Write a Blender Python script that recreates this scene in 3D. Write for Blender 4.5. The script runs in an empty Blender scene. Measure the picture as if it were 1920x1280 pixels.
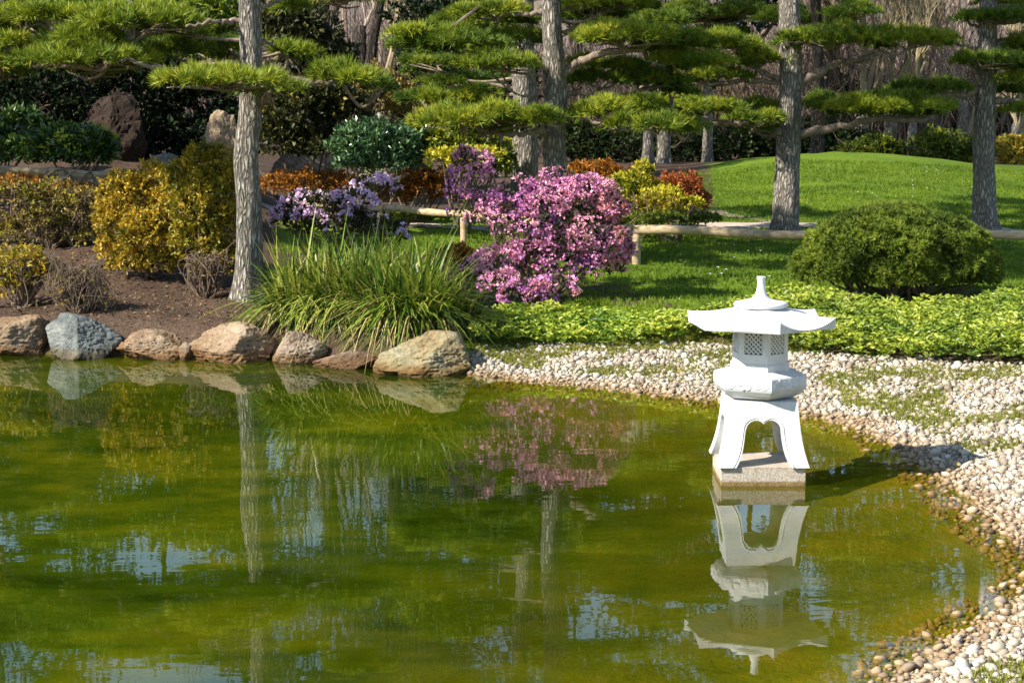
import bpy, bmesh, math
import numpy as np
from mathutils import Vector
R = np.random.default_rng(7)
SC = bpy.context.scene
COL = SC.collection
# ------------------------------------------------------------------ camera model
F, CX, CY, HZ, CAMZ = 3600.0, 960.0, 640.0, 158.0, 2.2
TH = math.atan((CY - HZ) / F)
CT, ST = math.cos(TH), math.sin(TH)
def ray(px, py):
    u = CY - py
    return np.array([(px - CX), F*CT + u*ST, -F*ST + u*CT])
def at(px, py, Y):                       # point seen at a pixel, at distance Y
    d = ray(px, py); t = Y/d[1]
    return np.array([d[0]*t, Y, CAMZ + d[2]*t])
def gz(px, py, z=0.0):                   # point seen at a pixel, at height z
    d = ray(px, py); t = (z - CAMZ)/d[2]
    return np.array([d[0]*t, d[1]*t, z])
def proj(x, y, z):
    dz = z - CAMZ
    w = np.maximum(y*CT - dz*ST, .05)
    return CX + F*x/w, CY - F*(y*ST + dz*CT)/w
SUN_EL, SUN_AZ = math.radians(38), math.atan2(-.886, -.46)     # azimuth from +Y, clockwise
# ------------------------------------------------------------------ helpers
def _h(i, j, k, s):
    n = (i*374761393 + j*668265263 + k*2147483647 + s*974634777) & 0xFFFFFFFF
    n = ((n ^ (n >> 13))*1274126177) & 0xFFFFFFFF
    n = (n ^ (n >> 16)) & 0xFFFFFFFF
    return n/4294967295.0
def vn(P, sc=1.0, seed=0):
    P = np.atleast_2d(np.asarray(P, float))*sc
    if P.shape[1] == 2: P = np.c_[P, np.zeros(len(P))]
    I = np.floor(P).astype(np.int64); f = P - I; f = f*f*(3 - 2*f); o = 0
    for a in (0, 1):
        for b in (0, 1):
            for c in (0, 1):
                w = (f[:,0] if a else 1-f[:,0])*(f[:,1] if b else 1-f[:,1])*(f[:,2] if c else 1-f[:,2])
                o = o + w*_h(I[:,0]+a, I[:,1]+b, I[:,2]+c, seed)
    return o
def fbm(P, sc=1.0, seed=0, n=3):
    o, a, t = 0, 1.0, 0
    for k in range(n):
        o = o + a*vn(P, sc*2**k, seed+k*17); t += a; a *= .5
    return o/t
def sst(x, a, b):
    t = np.clip((x-a)/(b-a), 0, 1); return t*t*(3-2*t)
def unit(v):
    return v/np.maximum(np.linalg.norm(v, axis=-1, keepdims=True), 1e-9)
def rdir(n, rng): return unit(rng.normal(size=(n, 3)))

def mesh_obj(name, V, F_, mat, parent=None, rnd=None, smooth=False, vattr=None):
    me = bpy.data.meshes.new(name)
    V = np.asarray(V, np.float32)
    groups = [np.asarray(f, np.int32) for f in (F_ if isinstance(F_, list) else [F_]) if len(f)]
    me.vertices.add(len(V)); me.vertices.foreach_set('co', V.ravel())
    loops = np.concatenate([g.ravel() for g in groups])
    cnt = np.concatenate([np.full(len(g), g.shape[1], np.int32) for g in groups])
    st = np.concatenate([[0], np.cumsum(cnt)[:-1]]).astype(np.int32)
    me.loops.add(len(loops)); me.loops.foreach_set('vertex_index', loops)
    me.polygons.add(len(cnt)); me.polygons.foreach_set('loop_start', st)
    me.polygons.foreach_set('loop_total', cnt)
    me.polygons.foreach_set('use_smooth', np.full(len(cnt), smooth, bool))
    if rnd is not None:
        a = me.attributes.new('rnd', 'FLOAT', 'FACE'); a.data.foreach_set('value', np.asarray(rnd, np.float32))
    for k, v in (vattr or {}).items():
        a = me.attributes.new(k, 'FLOAT', 'POINT'); a.data.foreach_set('value', np.asarray(v, np.float32))
    me.update(calc_edges=True); me.validate()
    if mat: me.materials.append(mat)
    o = bpy.data.objects.new(name, me); COL.objects.link(o)
    if parent:
        o.parent = parent
        o.matrix_parent_inverse = parent.matrix_basis.inverted()
    return o
def tag(o, label=None, cat=None, group=None, kind=None):
    if label: o['label'] = label
    if cat: o['category'] = cat
    if group: o['group'] = group
    if kind: o['kind'] = kind
    return o
def thing(name, label, cat, loc=(0,0,0), group=None):
    o = bpy.data.objects.new(name, None); COL.objects.link(o)
    o.location = Vector([float(c) for c in loc]); o.empty_display_size = .2
    return tag(o, label, cat, group)
class MB:                                  # gathers pieces into one mesh
    def __init__(s): s.V, s.F, s.n, s.r = [], {}, 0, {}
    def add(s, V, F_, r=None):
        F_ = np.asarray(F_, np.int64); k = F_.shape[1]
        s.V.append(np.asarray(V, float)); s.F.setdefault(k, []).append(F_ + s.n); s.n += len(V)
        s.r.setdefault(k, []).append(np.full(len(F_), .5) if r is None else np.broadcast_to(r, (len(F_),)))
        return s
    def build(s, name, mat, parent=None, smooth=False):
        ks = sorted(s.F)
        return mesh_obj(name, np.concatenate(s.V), [np.concatenate(s.F[k]) for k in ks], mat, parent,
                        np.concatenate([np.concatenate(s.r[k]) for k in ks]), smooth)
def tube(path, rad, n=8, cap=True, noise=0, seed=0, tw=0):
    path = np.asarray(path, float); m = len(path)
    rad = np.broadcast_to(np.asarray(rad, float), (m,))
    T = unit(np.gradient(path, axis=0))
    ref = np.array([0, 0, 1.]) if abs(T[:,2]).mean() < .8 else np.array([0, 1., 0])
    A = unit(np.cross(T, ref)); B = np.cross(T, A)
    a = np.linspace(0, 2*np.pi, n, endpoint=False)
    ring = np.cos(a)[None,:,None]*A[:,None,:] + np.sin(a)[None,:,None]*B[:,None,:]
    r = rad[:,None,None]
    if noise:
        q = (path[:,None,:] + ring*r).reshape(-1, 3)
        r = r*(1 + noise*(fbm(q*np.array([9, 9, 2.5]), 1, seed).reshape(m, n, 1) - .5)*2)
    V = (path[:,None,:] + ring*r).reshape(-1, 3)
    i = np.arange(m-1)[:,None]*n; j = np.arange(n)[None,:]; j2 = (j+1) % n
    Q = np.stack([i+j, i+j2, i+n+j2, i+n+j], -1).reshape(-1, 4)
    if cap:
        V = np.r_[V, path[:1], path[-1:]]
        T1 = np.stack([np.full(n, m*n), j2[0], j[0]], -1); T2 = np.stack([np.full(n, m*n+1), (m-1)*n+j[0], (m-1)*n+j2[0]], -1)
        Q = np.r_[Q, np.c_[T1, T1[:,:1]], np.c_[T2, T2[:,:1]]] if False else Q
        return V, Q, np.r_[T1, T2]
    return V, Q, np.zeros((0, 3), int)
def addtube(mb, *a, r=.5, **k):
    V, Q, T = tube(*a, **k); n0 = mb.n
    mb.add(V, Q, r)
    if len(T):
        mb.F.setdefault(3, []).append(T + n0); mb.r.setdefault(3, []).append(np.full(len(T), r))
def spline(pts, n=12):
    p = np.asarray(pts, float)
    if len(p) < 3: return np.linspace(p[0], p[-1], n)
    q = np.r_[2*p[:1]-p[1:2], p, 2*p[-1:]-p[-2:-1]]; out = []
    k = max(2, n//(len(p)-1))
    for i in range(1, len(q)-2):
        t = np.linspace(0, 1, k, endpoint=False)[:,None]
        a, b, c, d = q[i-1], q[i], q[i+1], q[i+2]
        out.append(.5*((2*b)+(c-a)*t+(2*a-5*b+4*c-d)*t**2+(3*b-a-3*c+d)*t**3))
    return np.r_[np.concatenate(out), p[-1:]]
def leaves(P, D, L, Wd, rng, fold=.25):
    n = len(P); D = unit(D)
    S = unit(np.cross(D, rdir(n, rng))); Nn = np.cross(S, D)
    L = np.broadcast_to(L, (n,))[:,None]*rng.uniform(.7, 1.25, (n,1)); w = L*np.broadcast_to(Wd, (n,))[:,None]*.5
    m = P + D*L*.45 + Nn*L*fold*.3
    V = np.stack([P, m - S*w, P + D*L, m + S*w], 1).reshape(-1, 3)
    return V, np.arange(4*n).reshape(-1, 4)
def needles(P, D, k, L, w, spread, rng):
    P = np.repeat(P, k, 0); D = unit(np.repeat(D, k, 0) + rng.normal(size=(len(P), 3))*spread)
    n = len(P); S = unit(np.cross(D, rdir(n, rng)))*w*.5
    L = L*rng.uniform(.7, 1.2, (n, 1))
    V = np.stack([P - S, P + S, P + D*L], 1).reshape(-1, 3)
    return V, np.arange(3*n).reshape(-1, 3)
# ------------------------------------------------------------------ materials
def mat(name):
    m = bpy.data.materials.new(name); m.use_nodes = True
    nt = m.node_tree; nt.nodes.clear()
    out = nt.nodes.new('ShaderNodeOutputMaterial')
    return m, nt, out
def nd(nt, t, **k):
    n = nt.nodes.new(t)
    for a, b in k.items():
        if a.startswith('_'): setattr(n, a[1:], b)
        else: n.inputs[a.replace('_', ' ')].default_value = b
    return n
def ramp(nt, stops, fac, interp='LINEAR'):
    r = nt.nodes.new('ShaderNodeValToRGB'); r.color_ramp.interpolation = interp
    e = r.color_ramp.elements
    while len(e) < len(stops): e.new(.5)
    for el, (p, c) in zip(e, stops): el.position = p; el.color = (*c, 1)
    nt.links.new(fac, r.inputs[0]); return r.outputs[0]
def mixc(nt, a, b, f, mode='MIX'):
    m = nt.nodes.new('ShaderNodeMix'); m.data_type = 'RGBA'; m.blend_type = mode
    for i, v in ((0, f), (6, a), (7, b)):
        if hasattr(v, 'node'): nt.links.new(v, m.inputs[i])
        else: m.inputs[i].default_value = v if i == 0 else (*v, 1)
    return m.outputs[2]
def noise(nt, sc, vec=None, detail=4, rough=.55, dist=0):
    n = nd(nt, 'ShaderNodeTexNoise', Scale=sc, Detail=detail, Roughness=rough, Distortion=dist)
    if vec is not None: nt.links.new(vec, n.inputs['Vector'])
    return n.outputs[0]
def math_(nt, op, a, b=None, clamp=False):
    m = nt.nodes.new('ShaderNodeMath'); m.operation = op; m.use_clamp = clamp
    for i, v in ((0, a), (1, b)):
        if v is None: continue
        if hasattr(v, 'node'): nt.links.new(v, m.inputs[i])
        else: m.inputs[i].default_value = v
    return m.outputs[0]
def coords(nt, scale=(1,1,1)):
    g = nt.nodes.new('ShaderNodeNewGeometry'); mp = nd(nt, 'ShaderNodeMapping', Scale=scale)
    nt.links.new(g.outputs['Position'], mp.inputs[0]); return mp.outputs[0]
def bump(nt, h, s, d=.02):
    b = nd(nt, 'ShaderNodeBump', Strength=s, Distance=d); nt.links.new(h, b.inputs['Height']); return b.outputs[0]
def principled(nt, out, col, rough=.8, nor=None, spec=.3):
    p = nd(nt, 'ShaderNodeBsdfPrincipled', Roughness=rough)
    p.inputs['Specular IOR Level'].default_value = spec
    if hasattr(col, 'node'): nt.links.new(col, p.inputs['Base Color'])
    else: p.inputs['Base Color'].default_value = (*col, 1)
    if nor is not None: nt.links.new(nor, p.inputs['Normal'])
    if out: nt.links.new(p.outputs[0], out.inputs[0])
    return p
def foliage(name, cols, rough=.5, trans=.3, spec=.3, patch=1.2):
    """leaf colours run along the random value of each leaf, shifted by patches of growth"""
    m, nt, out = mat(name)
    a = nd(nt, 'ShaderNodeAttribute', _attribute_name='rnd')
    n = noise(nt, patch, coords(nt), 2)
    v = math_(nt, 'ADD', a.outputs['Fac'], math_(nt, 'MULTIPLY', math_(nt, 'SUBTRACT', n, .5), .9), True)
    k = len(cols)
    c = ramp(nt, [(i/(k-1) if k > 1 else 0, q) for i, q in enumerate(cols)], v)
    p = principled(nt, None, c, rough, None, spec)
    t = nd(nt, 'ShaderNodeBsdfTranslucent'); nt.links.new(mixc(nt, c, (1, .95, .45), .8, 'MULTIPLY'), t.inputs[0])
    mx = nt.nodes.new('ShaderNodeMixShader'); mx.inputs[0].default_value = trans
    nt.links.new(p.outputs[0], mx.inputs[1]); nt.links.new(t.outputs[0], mx.inputs[2])
    nt.links.new(mx.outputs[0], out.inputs[0]); return m
def bark(name, lo, hi, sc=1.0):
    m, nt, out = mat(name)
    v = coords(nt, (14*sc, 14*sc, 3.2*sc))
    vo = nd(nt, 'ShaderNodeTexVoronoi', Scale=1.6, _feature='DISTANCE_TO_EDGE')
    nv = nt.nodes.new('ShaderNodeVectorMath'); nv.operation = 'ADD'
    nn = nd(nt, 'ShaderNodeTexNoise', Scale=1.2, Detail=4); nt.links.new(v, nn.inputs['Vector'])
    nt.links.new(v, nv.inputs[0]); nt.links.new(nn.outputs['Color'], nv.inputs[1]); nt.links.new(nv.outputs[0], vo.inputs['Vector'])
    crack = math_(nt, 'MULTIPLY', vo.outputs['Distance'], 3.0, True)
    n2 = noise(nt, 1.0, coords(nt, (30*sc, 30*sc, 8*sc)), 6, .7)
    n3 = noise(nt, 1.3*sc, coords(nt, (1, 1, .6)), 3)
    f = math_(nt, 'MULTIPLY', crack, math_(nt, 'ADD', n2, .25), True)
    c = ramp(nt, [(0, tuple(x*.6 for x in lo)), (.28, lo), (.85, hi)], f)
    c = mixc(nt, c, (.62, .66, .62), math_(nt, 'MULTIPLY', math_(nt, 'SUBTRACT', n3, .42, True), 1.8, True), 'MULTIPLY')
    hgt = math_(nt, 'ADD', crack, math_(nt, 'MULTIPLY', n2, .6))
    principled(nt, out, c, .92, bump(nt, hgt, .9, .03), .15); return m
def rockmat(name, a, b, c, sc=3.0, moss=None):
    m, nt, out = mat(name)
    n1 = noise(nt, sc, coords(nt), 6, .65, .4); n2 = noise(nt, sc*7, coords(nt, (1, 1, 1.6)), 6, .7); n3 = noise(nt, sc*.6, coords(nt), 3, .5, 1)
    col = ramp(nt, [(.3, a), (.52, b), (.72, c)], n1)
    col = mixc(nt, col, a, ramp(nt, [(.52, (0,0,0)), (.68, (.8,.8,.8))], n3))
    col = mixc(nt, col, ramp(nt, [(.3, (.42,.42,.42)), (.55, (1,1,1))], n2), .75, 'MULTIPLY')
    g = nt.nodes.new('ShaderNodeNewGeometry'); sp = nt.nodes.new('ShaderNodeSeparateXYZ'); nt.links.new(g.outputs['Position'], sp.inputs[0])
    wet = ramp(nt, [(.0, (.42,.3,.18)), (.05, (.72,.56,.38)), (.11, (1,1,1))], math_(nt, 'ADD', sp.outputs[2], math_(nt, 'MULTIPLY', math_(nt, 'SUBTRACT', n1, .5), .12)))
    col = mixc(nt, col, wet, 1.0, 'MULTIPLY')          # rusty tide stain at the water line
    if moss:
        sn = nt.nodes.new('ShaderNodeSeparateXYZ'); nt.links.new(g.outputs['Normal'], sn.inputs[0])
        col = mixc(nt, col, moss, ramp(nt, [(.62, (0,0,0)), (.85, (1,1,1))], math_(nt, 'MULTIPLY', sn.outputs[2], math_(nt, 'ADD', n1, .45))))
    h = math_(nt, 'ADD', math_(nt, 'MULTIPLY', n2, .5), n1)
    principled(nt, out, col, .85, bump(nt, h, .9, .06), .25); return m
def plain(name, a, b, sc=4, rough=.8, bs=.3, stretch=(1,1,1), spec=.25):
    m, nt, out = mat(name)
    n = noise(nt, sc, coords(nt, stretch), 6, .65)
    principled(nt, out, ramp(nt, [(.3, a), (.7, b)], n), rough, bump(nt, n, bs, .01), spec); return m
M = {}
M['bark'] = bark('pine_bark', (.22, .19, .155), (.5, .445, .375), 1.45)
M['bark_pale'] = bark('pale_bark', (.2, .17, .13), (.52, .46, .38))
M['bark_dark'] = bark('dark_bark', (.04, .032, .025), (.11, .085, .065))
M['branch'] = plain('branch_bark', (.1, .075, .055), (.3, .23, .17), 14, .9, .6, (1,1,1))
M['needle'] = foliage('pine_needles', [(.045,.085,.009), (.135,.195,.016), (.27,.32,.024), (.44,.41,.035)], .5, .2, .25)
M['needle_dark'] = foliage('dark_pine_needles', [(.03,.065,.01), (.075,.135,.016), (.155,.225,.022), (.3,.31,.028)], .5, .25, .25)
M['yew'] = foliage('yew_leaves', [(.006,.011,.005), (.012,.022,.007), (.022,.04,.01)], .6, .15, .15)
M['blueconifer'] = foliage('blue_conifer_needles', [(.012,.028,.028), (.03,.06,.07), (.06,.1,.13)], .6, .2, .2)
M['hedge'] = foliage('hedge_leaves', [(.012,.022,.006), (.028,.048,.01), (.055,.075,.014)], .5, .2, .25)
M['golden'] = foliage('golden_leaves', [(.08,.075,.012), (.25,.195,.02), (.45,.32,.03), (.58,.36,.035)], .45, .3, .35)
M['olive'] = foliage('olive_leaves', [(.07,.075,.01), (.2,.185,.016), (.34,.27,.022), (.48,.31,.027)], .45, .3, .35)
M['rust'] = foliage('rusty_leaves', [(.09,.05,.012), (.25,.1,.015), (.4,.15,.02), (.42,.22,.03)], .5, .35, .3)
M['redrust'] = foliage('red_rusty_leaves', [(.14,.06,.015), (.36,.1,.03), (.48,.16,.05)], .5, .35, .3)
M['yellow'] = foliage('yellow_leaves', [(.16,.2,.015), (.38,.38,.02), (.6,.52,.035), (.65,.55,.08)], .45, .4, .3)
M['yellowgreen'] = foliage('yellow_green_leaves', [(.04,.065,.01), (.11,.15,.015), (.27,.29,.025)], .45, .35, .35)
M['rhodo'] = foliage('rhododendron_leaves', [(.014,.035,.009), (.04,.085,.014), (.09,.15,.024)], .33, .15, .5)
M['rhodo_tip'] = foliage('rhododendron_buds', [(.22,.3,.03), (.4,.46,.05)], .45, .35, .3)
M['glossy'] = foliage('glossy_leaves', [(.02,.055,.02), (.07,.14,.05), (.16,.25,.1)], .28, .12, .6)
M['brownshrub'] = foliage('dry_brown_leaves', [(.08,.06,.028), (.2,.15,.055), (.29,.23,.07), (.4,.27,.08)], .6, .25, .2)
M['darkshrub'] = foliage('dark_shrub_leaves', [(.015,.02,.007), (.04,.045,.014), (.085,.08,.02)], .5, .2, .25)
M['cypress'] = foliage('cypress_sprays', [(.035,.06,.009), (.13,.18,.02), (.26,.31,.034)], .55, .2, .2, 2.5)
M['cover'] = foliage('ground_cover_leaves', [(.06,.14,.015), (.16,.27,.025), (.33,.42,.04), (.5,.5,.07)], .4, .3, .4, 1.6)
M['cover2'] = foliage('green_ground_cover_leaves', [(.05,.1,.012), (.14,.22,.025), (.29,.36,.035), (.48,.5,.07)], .4, .3, .4, 1.6)
M["tussock"] = foliage("tussock_blades", [(.025,.06,.008), (.085,.15,.016), (.19,.26,.026), (.4,.4,.08)], .4, .3, .35)
M['straw'] = foliage('straw_blades', [(.28,.2,.07), (.5,.4,.17)], .6, .25, .2)
M['pinkbloom'] = foliage('pink_petals', [(.34,.12,.42), (.58,.22,.46), (.72,.33,.48), (.82,.47,.52)], .55, .2, .2, 5)
M['pinkred'] = foliage('rosy_petals', [(.42,.16,.14), (.64,.26,.28), (.74,.4,.38)], .55, .2, .2, 2)
M['lilacbloom'] = foliage('lilac_petals', [(.66,.42,.7), (.84,.62,.84), (.92,.8,.9)], .55, .2, .2, 2)
M['petalwhite'] = plain('white_petals', (.75,.75,.7), (.85,.85,.8))
M['grass'] = foliage('lawn_grass', [(.055,.105,.006), (.12,.19,.009), (.21,.27,.016)], .5, .35, .25, .5)
M['moss'] = foliage('beach_moss', [(.09,.1,.015), (.2,.22,.025), (.33,.32,.05)], .6, .3, .2, 2)
M['twig'] = plain('bare_twigs', (.2,.145,.1), (.5,.385,.28), 2.2, .9, .2)
M['paletwig'] = plain('pale_bare_twigs', (.2,.155,.085), (.34,.27,.16), 3, .9, .2)
M['darktwig'] = plain('shrub_twigs', (.09,.065,.045), (.2,.14,.09), 9, .9, .3)
M['log'] = plain('weathered_rail_wood', (.2,.14,.08), (.58,.43,.25), 4, .75, .4, (1,6,6))
M['logold'] = plain('mossy_rail_wood', (.12,.09,.05), (.36,.27,.15), 5, .85, .4, (1,6,6))
M['path'] = plain('path_gravel', (.36,.29,.22), (.48,.4,.31), 8, .95, .4)
M['soil_path'] = plain('worn_path', (.17,.13,.09), (.26,.21,.15), 8, .95, .4)
M['white'] = None
m, nt, out = mat('white_lantern_stone')
n1 = noise(nt, 9, coords(nt), 5, .6); n2 = noise(nt, 70, coords(nt), 4, .7); n3 = noise(nt, 22, coords(nt, (1,1,.35)), 5, .7)
c = ramp(nt, [(.25, (.42,.43,.42)), (.55, (.6,.6,.585))], n1)
c = mixc(nt, c, (.42,.42,.38), ramp(nt, [(.62, (0,0,0)), (.72, (.8,.8,.8))], n3))
principled(nt, out, c, .75, bump(nt, n2, .25, .004), .3); M['white'] = m
m, nt, out = mat('granite_block')
n1 = noise(nt, 140, coords(nt), 3, .7); n2 = noise(nt, 12, coords(nt), 4)
c = mixc(nt, ramp(nt, [(.35, (.3,.24,.18)), (.6, (.6,.52,.42))], n1), ramp(nt, [(.3, (.7,.66,.6)), (.6, (1,1,1))], n2), .8, 'MULTIPLY')
g = nt.nodes.new('ShaderNodeNewGeometry'); sp = nt.nodes.new('ShaderNodeSeparateXYZ'); nt.links.new(g.outputs['Position'], sp.inputs[0])
c = mixc(nt, c, ramp(nt, [(.0, (.45,.36,.2)), (.022, (.55,.42,.22)), (.03, (1,1,1))], sp.outputs[2]), 1, 'MULTIPLY')
principled(nt, out, c, .85, bump(nt, n1, .6, .006), .25); M['granite'] = m
m, nt, out = mat('pebbles')
a = nd(nt, 'ShaderNodeAttribute', _attribute_name='rnd')
c = ramp(nt, [(0, (.11,.085,.06)), (.18, (.25,.195,.135)), (.45, (.36,.305,.225)), (.8, (.44,.395,.31)), (1, (.56,.53,.46))], a.outputs['Fac'])
n1 = noise(nt, 25, coords(nt), 4, .6)
c = mixc(nt, c, ramp(nt, [(.3, (.6,.55,.48)), (.6, (1,1,1))], n1), .7, 'MULTIPLY')
g = nt.nodes.new('ShaderNodeNewGeometry'); sp = nt.nodes.new('ShaderNodeSeparateXYZ'); nt.links.new(g.outputs['Position'], sp.inputs[0])
nb = noise(nt, 1.6, coords(nt), 3)
c = mixc(nt, c, ramp(nt, [(.0, (.66,.5,.34)), (.015, (.84,.7,.54)), (.035, (1,1,1))], math_(nt, 'ADD', sp.outputs[2], math_(nt, 'MULTIPLY', math_(nt, 'SUBTRACT', nb, .5), .07))), 1, 'MULTIPLY')
principled(nt, out, c, .7, None, .3); M['pebble'] = m
# ground: soil, lawn, gravel floor, silty pond bed
m, nt, out = mat('ground')
at_ = lambda k: nd(nt, 'ShaderNodeAttribute', _attribute_name=k).outputs['Fac']
v = coords(nt)
n1 = noise(nt, 2.2, v, 6, .65); n2 = noise(nt, 28, v, 6, .75); n3 = noise(nt, .5, v, 3); n4 = noise(nt, 7, v, 5, .7)
soil = ramp(nt, [(.3, (.03,.018,.011)), (.5, (.085,.055,.036)), (.72, (.17,.115,.078))], math_(nt, 'ADD', math_(nt, 'MULTIPLY', n2, .6), math_(nt, 'MULTIPLY', n1, .4)))
grass = ramp(nt, [(.3, (.06,.115,.006)), (.55, (.12,.185,.01)), (.75, (.19,.235,.014))], math_(nt, 'ADD', math_(nt, 'MULTIPLY', n4, .5), math_(nt, 'MULTIPLY', n3, .5)))
grav = ramp(nt, [(.35, (.2,.15,.1)), (.6, (.42,.34,.25))], n2)
bed = ramp(nt, [(.35, (.09,.12,.006)), (.5, (.19,.2,.011)), (.65, (.3,.22,.02))], math_(nt, 'ADD', math_(nt, 'MULTIPLY', n2, .3), math_(nt, 'MULTIPLY', n1, .7)))
wood = ramp(nt, [(.35, (.1,.075,.062)), (.65, (.26,.195,.165))], n4)
soil = mixc(nt, soil, wood, at_('woods')); c = mixc(nt, grass, soil, at_('soil')); c = mixc(nt, c, grav, at_('gravel')); c = mixc(nt, c, bed, at_('bed'))
principled(nt, out, c, .95, bump(nt, math_(nt, 'ADD', n2, n4), .8, .03), .15); M['ground'] = m
# water: murky green body, clear where it is shallow, mirror by Fresnel
m, nt, out = mat('pond_water')
v = coords(nt, (1, 1, 1))
w1 = noise(nt, 2.1, coords(nt, (.55, 1, 1)), 2, .5, .3); w2 = noise(nt, 8.5, coords(nt, (.55, 1.1, 1)), 2, .5, .2); w3 = noise(nt, .7, v, 2)
hh = math_(nt, 'ADD', math_(nt, 'MULTIPLY', w1, .75), math_(nt, 'MULTIPLY', w2, math_(nt, 'MULTIPLY', w3, .28)))
nb = nd(nt, 'ShaderNodeBump', Strength=1.0, Distance=.0017); nt.links.new(hh, nb.inputs['Height'])
p1 = noise(nt, .55, v, 4, .6, .6); p2 = noise(nt, 3.5, coords(nt, (.5,1,1)), 5, .65)
body = ramp(nt, [(.36, (.009,.02,.0007)), (.5, (.031,.05,.0009)), (.64, (.088,.092,.0014))], math_(nt, 'ADD', math_(nt, 'MULTIPLY', p1, .65), math_(nt, 'MULTIPLY', p2, .35)))
df = nd(nt, 'ShaderNodeBsdfDiffuse'); nt.links.new(body, df.inputs[0])
tr = nd(nt, 'ShaderNodeBsdfTransparent'); tr.inputs[0].default_value = (.9, .84, .46, 1)
dep = nd(nt, 'ShaderNodeAttribute', _attribute_name='depth').outputs['Fac']
fac = math_(nt, 'SUBTRACT', 1.0, math_(nt, 'EXPONENT', math_(nt, 'MULTIPLY', dep, -4.5)), True)
mb_ = nt.nodes.new('ShaderNodeMixShader'); nt.links.new(fac, mb_.inputs[0]); nt.links.new(tr.outputs[0], mb_.inputs[1]); nt.links.new(df.outputs[0], mb_.inputs[2])
fr = nd(nt, 'ShaderNodeFresnel', IOR=1.6); nt.links.new(nb.outputs[0], fr.inputs['Normal'])
gl = nd(nt, 'ShaderNodeBsdfGlossy', Roughness=.012); nt.links.new(nb.outputs[0], gl.inputs['Normal'])
ms = nt.nodes.new('ShaderNodeMixShader'); bfc = nt.nodes.new('ShaderNodeNewGeometry').outputs['Backfacing']   # light going down through the surface is not mirrored
nt.links.new(math_(nt, 'MULTIPLY', fr.outputs[0], math_(nt, 'SUBTRACT', 1.0, bfc)), ms.inputs[0]); nt.links.new(mb_.outputs[0], ms.inputs[1]); nt.links.new(gl.outputs[0], ms.inputs[2])
nt.links.new(ms.outputs[0], out.inputs[0]); M['water'] = m
# ------------------------------------------------------------------ terrain
shore_px = [(-300,656),(0,658),(90,664),(220,667),(360,674),(510,672),(600,680),(710,690),(880,700),(1000,713),(1150,727),(1280,741),(1400,754),
            (1500,770),(1600,794),(1690,835),(1760,880),(1830,938),(1885,990),(1950,1035),(1985,1075),(1950,1112),(1850,1172),(1770,1215),(1700,1262),(1640,1310)]
shore = [tuple(gz(*p)[:2]) for p in shore_px] + [(1.15,6.2),(1.0,5.0),(.6,3.6),(-3,3.0),(-9,3.4),(-12,9),(-11.5,14)]
SH = np.array(shore)
def inside(x, y, poly):
    r = np.zeros(x.shape, bool); n = len(poly)
    for i in range(n):
        x0, y0 = poly[i]; x1, y1 = poly[(i+1) % n]
        if y0 == y1: continue
        c = ((y0 > y) != (y1 > y)) & (x < (x1-x0)*(y-y0)/(y1-y0)+x0); r ^= c
    return r
def sdist(x, y):
    x = np.asarray(x, float); y = np.asarray(y, float); d = np.full(x.shape, 1e9)
    for i in range(len(SH)):
        a, b = SH[i], SH[(i+1) % len(SH)]; e = b-a
        t = np.clip(((x-a[0])*e[0]+(y-a[1])*e[1])/(e@e), 0, 1)
        d = np.minimum(d, np.hypot(x-a[0]-t*e[0], y-a[1]-t*e[1]))
    return np.where(inside(x, y, SH), -d, d)
def height(x, y, s=None):
    x = np.asarray(x, float); y = np.asarray(y, float)
    if s is None: s = sdist(x, y)
    X = x/np.maximum(y, 4)*17                        # sideways place, brought to 17 m
    rock = 1 - sst(X, -1.0, .2)                        # left bank is steep and stony
    rock = rock*sst(y, 9, 12)
    ip = np.clip(s, 0, None)
    beach = np.where(ip < 2.2, .13*ip - .006*ip**2, .257) + .05*sst(ip, 2.2, 5)
    bank = .26*sst(ip, -.05, .35) + .11*np.clip(ip-.3, 0, 9)*(1-sst(X, -3.6, -1.6)) + .02*np.clip(ip, 0, 4)*sst(X, -3.6, -1.6)
    z = beach*(1-rock) + bank*rock
    px = CX + F*x/np.maximum(y, 4)
    z = z + .56*np.exp(-((px-1580)/300)**2 - ((y-38)/6.0)**2)
    z = z + .8*sst(y, 48, 75) * 1.0 + 11*sst(y, 76, 125)
    zn = -(.11*np.clip(-s, 0, 1.8) + .5*sst(-s, 1.5, 4)) * (1-rock) - rock*(.5*sst(-s, -.05, .5)+.2*sst(-s, .4, 2))
    z = np.where(s < 0, zn, z)
    P = np.stack([x, y], -1).reshape(-1, 2)
    n = (fbm(P, 1.3, 3) - .5).reshape(x.shape)*.09*sst(np.abs(s), .0, 1.0)
    n2 = (fbm(P, 5, 9) - .5).reshape(x.shape)*.05*rock*sst(s, .0, .6)
    return z + n + n2
def hz(x, y): return float(height(np.array([x]), np.array([y]))[0])
def axis(a, b, step, lo, hi, g=1.25):
    c = list(np.arange(a, b+1e-6, step)); s = step
    L = []; x = a
    while x > lo: s *= g; x -= s; L.append(x)
    s = step; U = []; x = c[-1]
    while x < hi: s *= g; x += s; U.append(x)
    return np.array(L[::-1] + c + U)
def grid(xs, ys):
    X, Y = np.meshgrid(xs, ys); nx, ny = len(xs), len(ys)
    i = np.arange(ny-1)[:,None]*nx + np.arange(nx-1)[None,:]
    return X.ravel(), Y.ravel(), np.stack([i, i+1, i+nx+1, i+nx], -1).reshape(-1, 4)
gx, gy, gF = grid(axis(-7.5, 6.5, .07, -900, 900), axis(5.5, 29, .075, -400, 1500))
gs = sdist(gx, gy); gh = height(gx, gy, gs)
ppx, ppy = proj(gx, gy, np.maximum(gh, 0))
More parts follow.
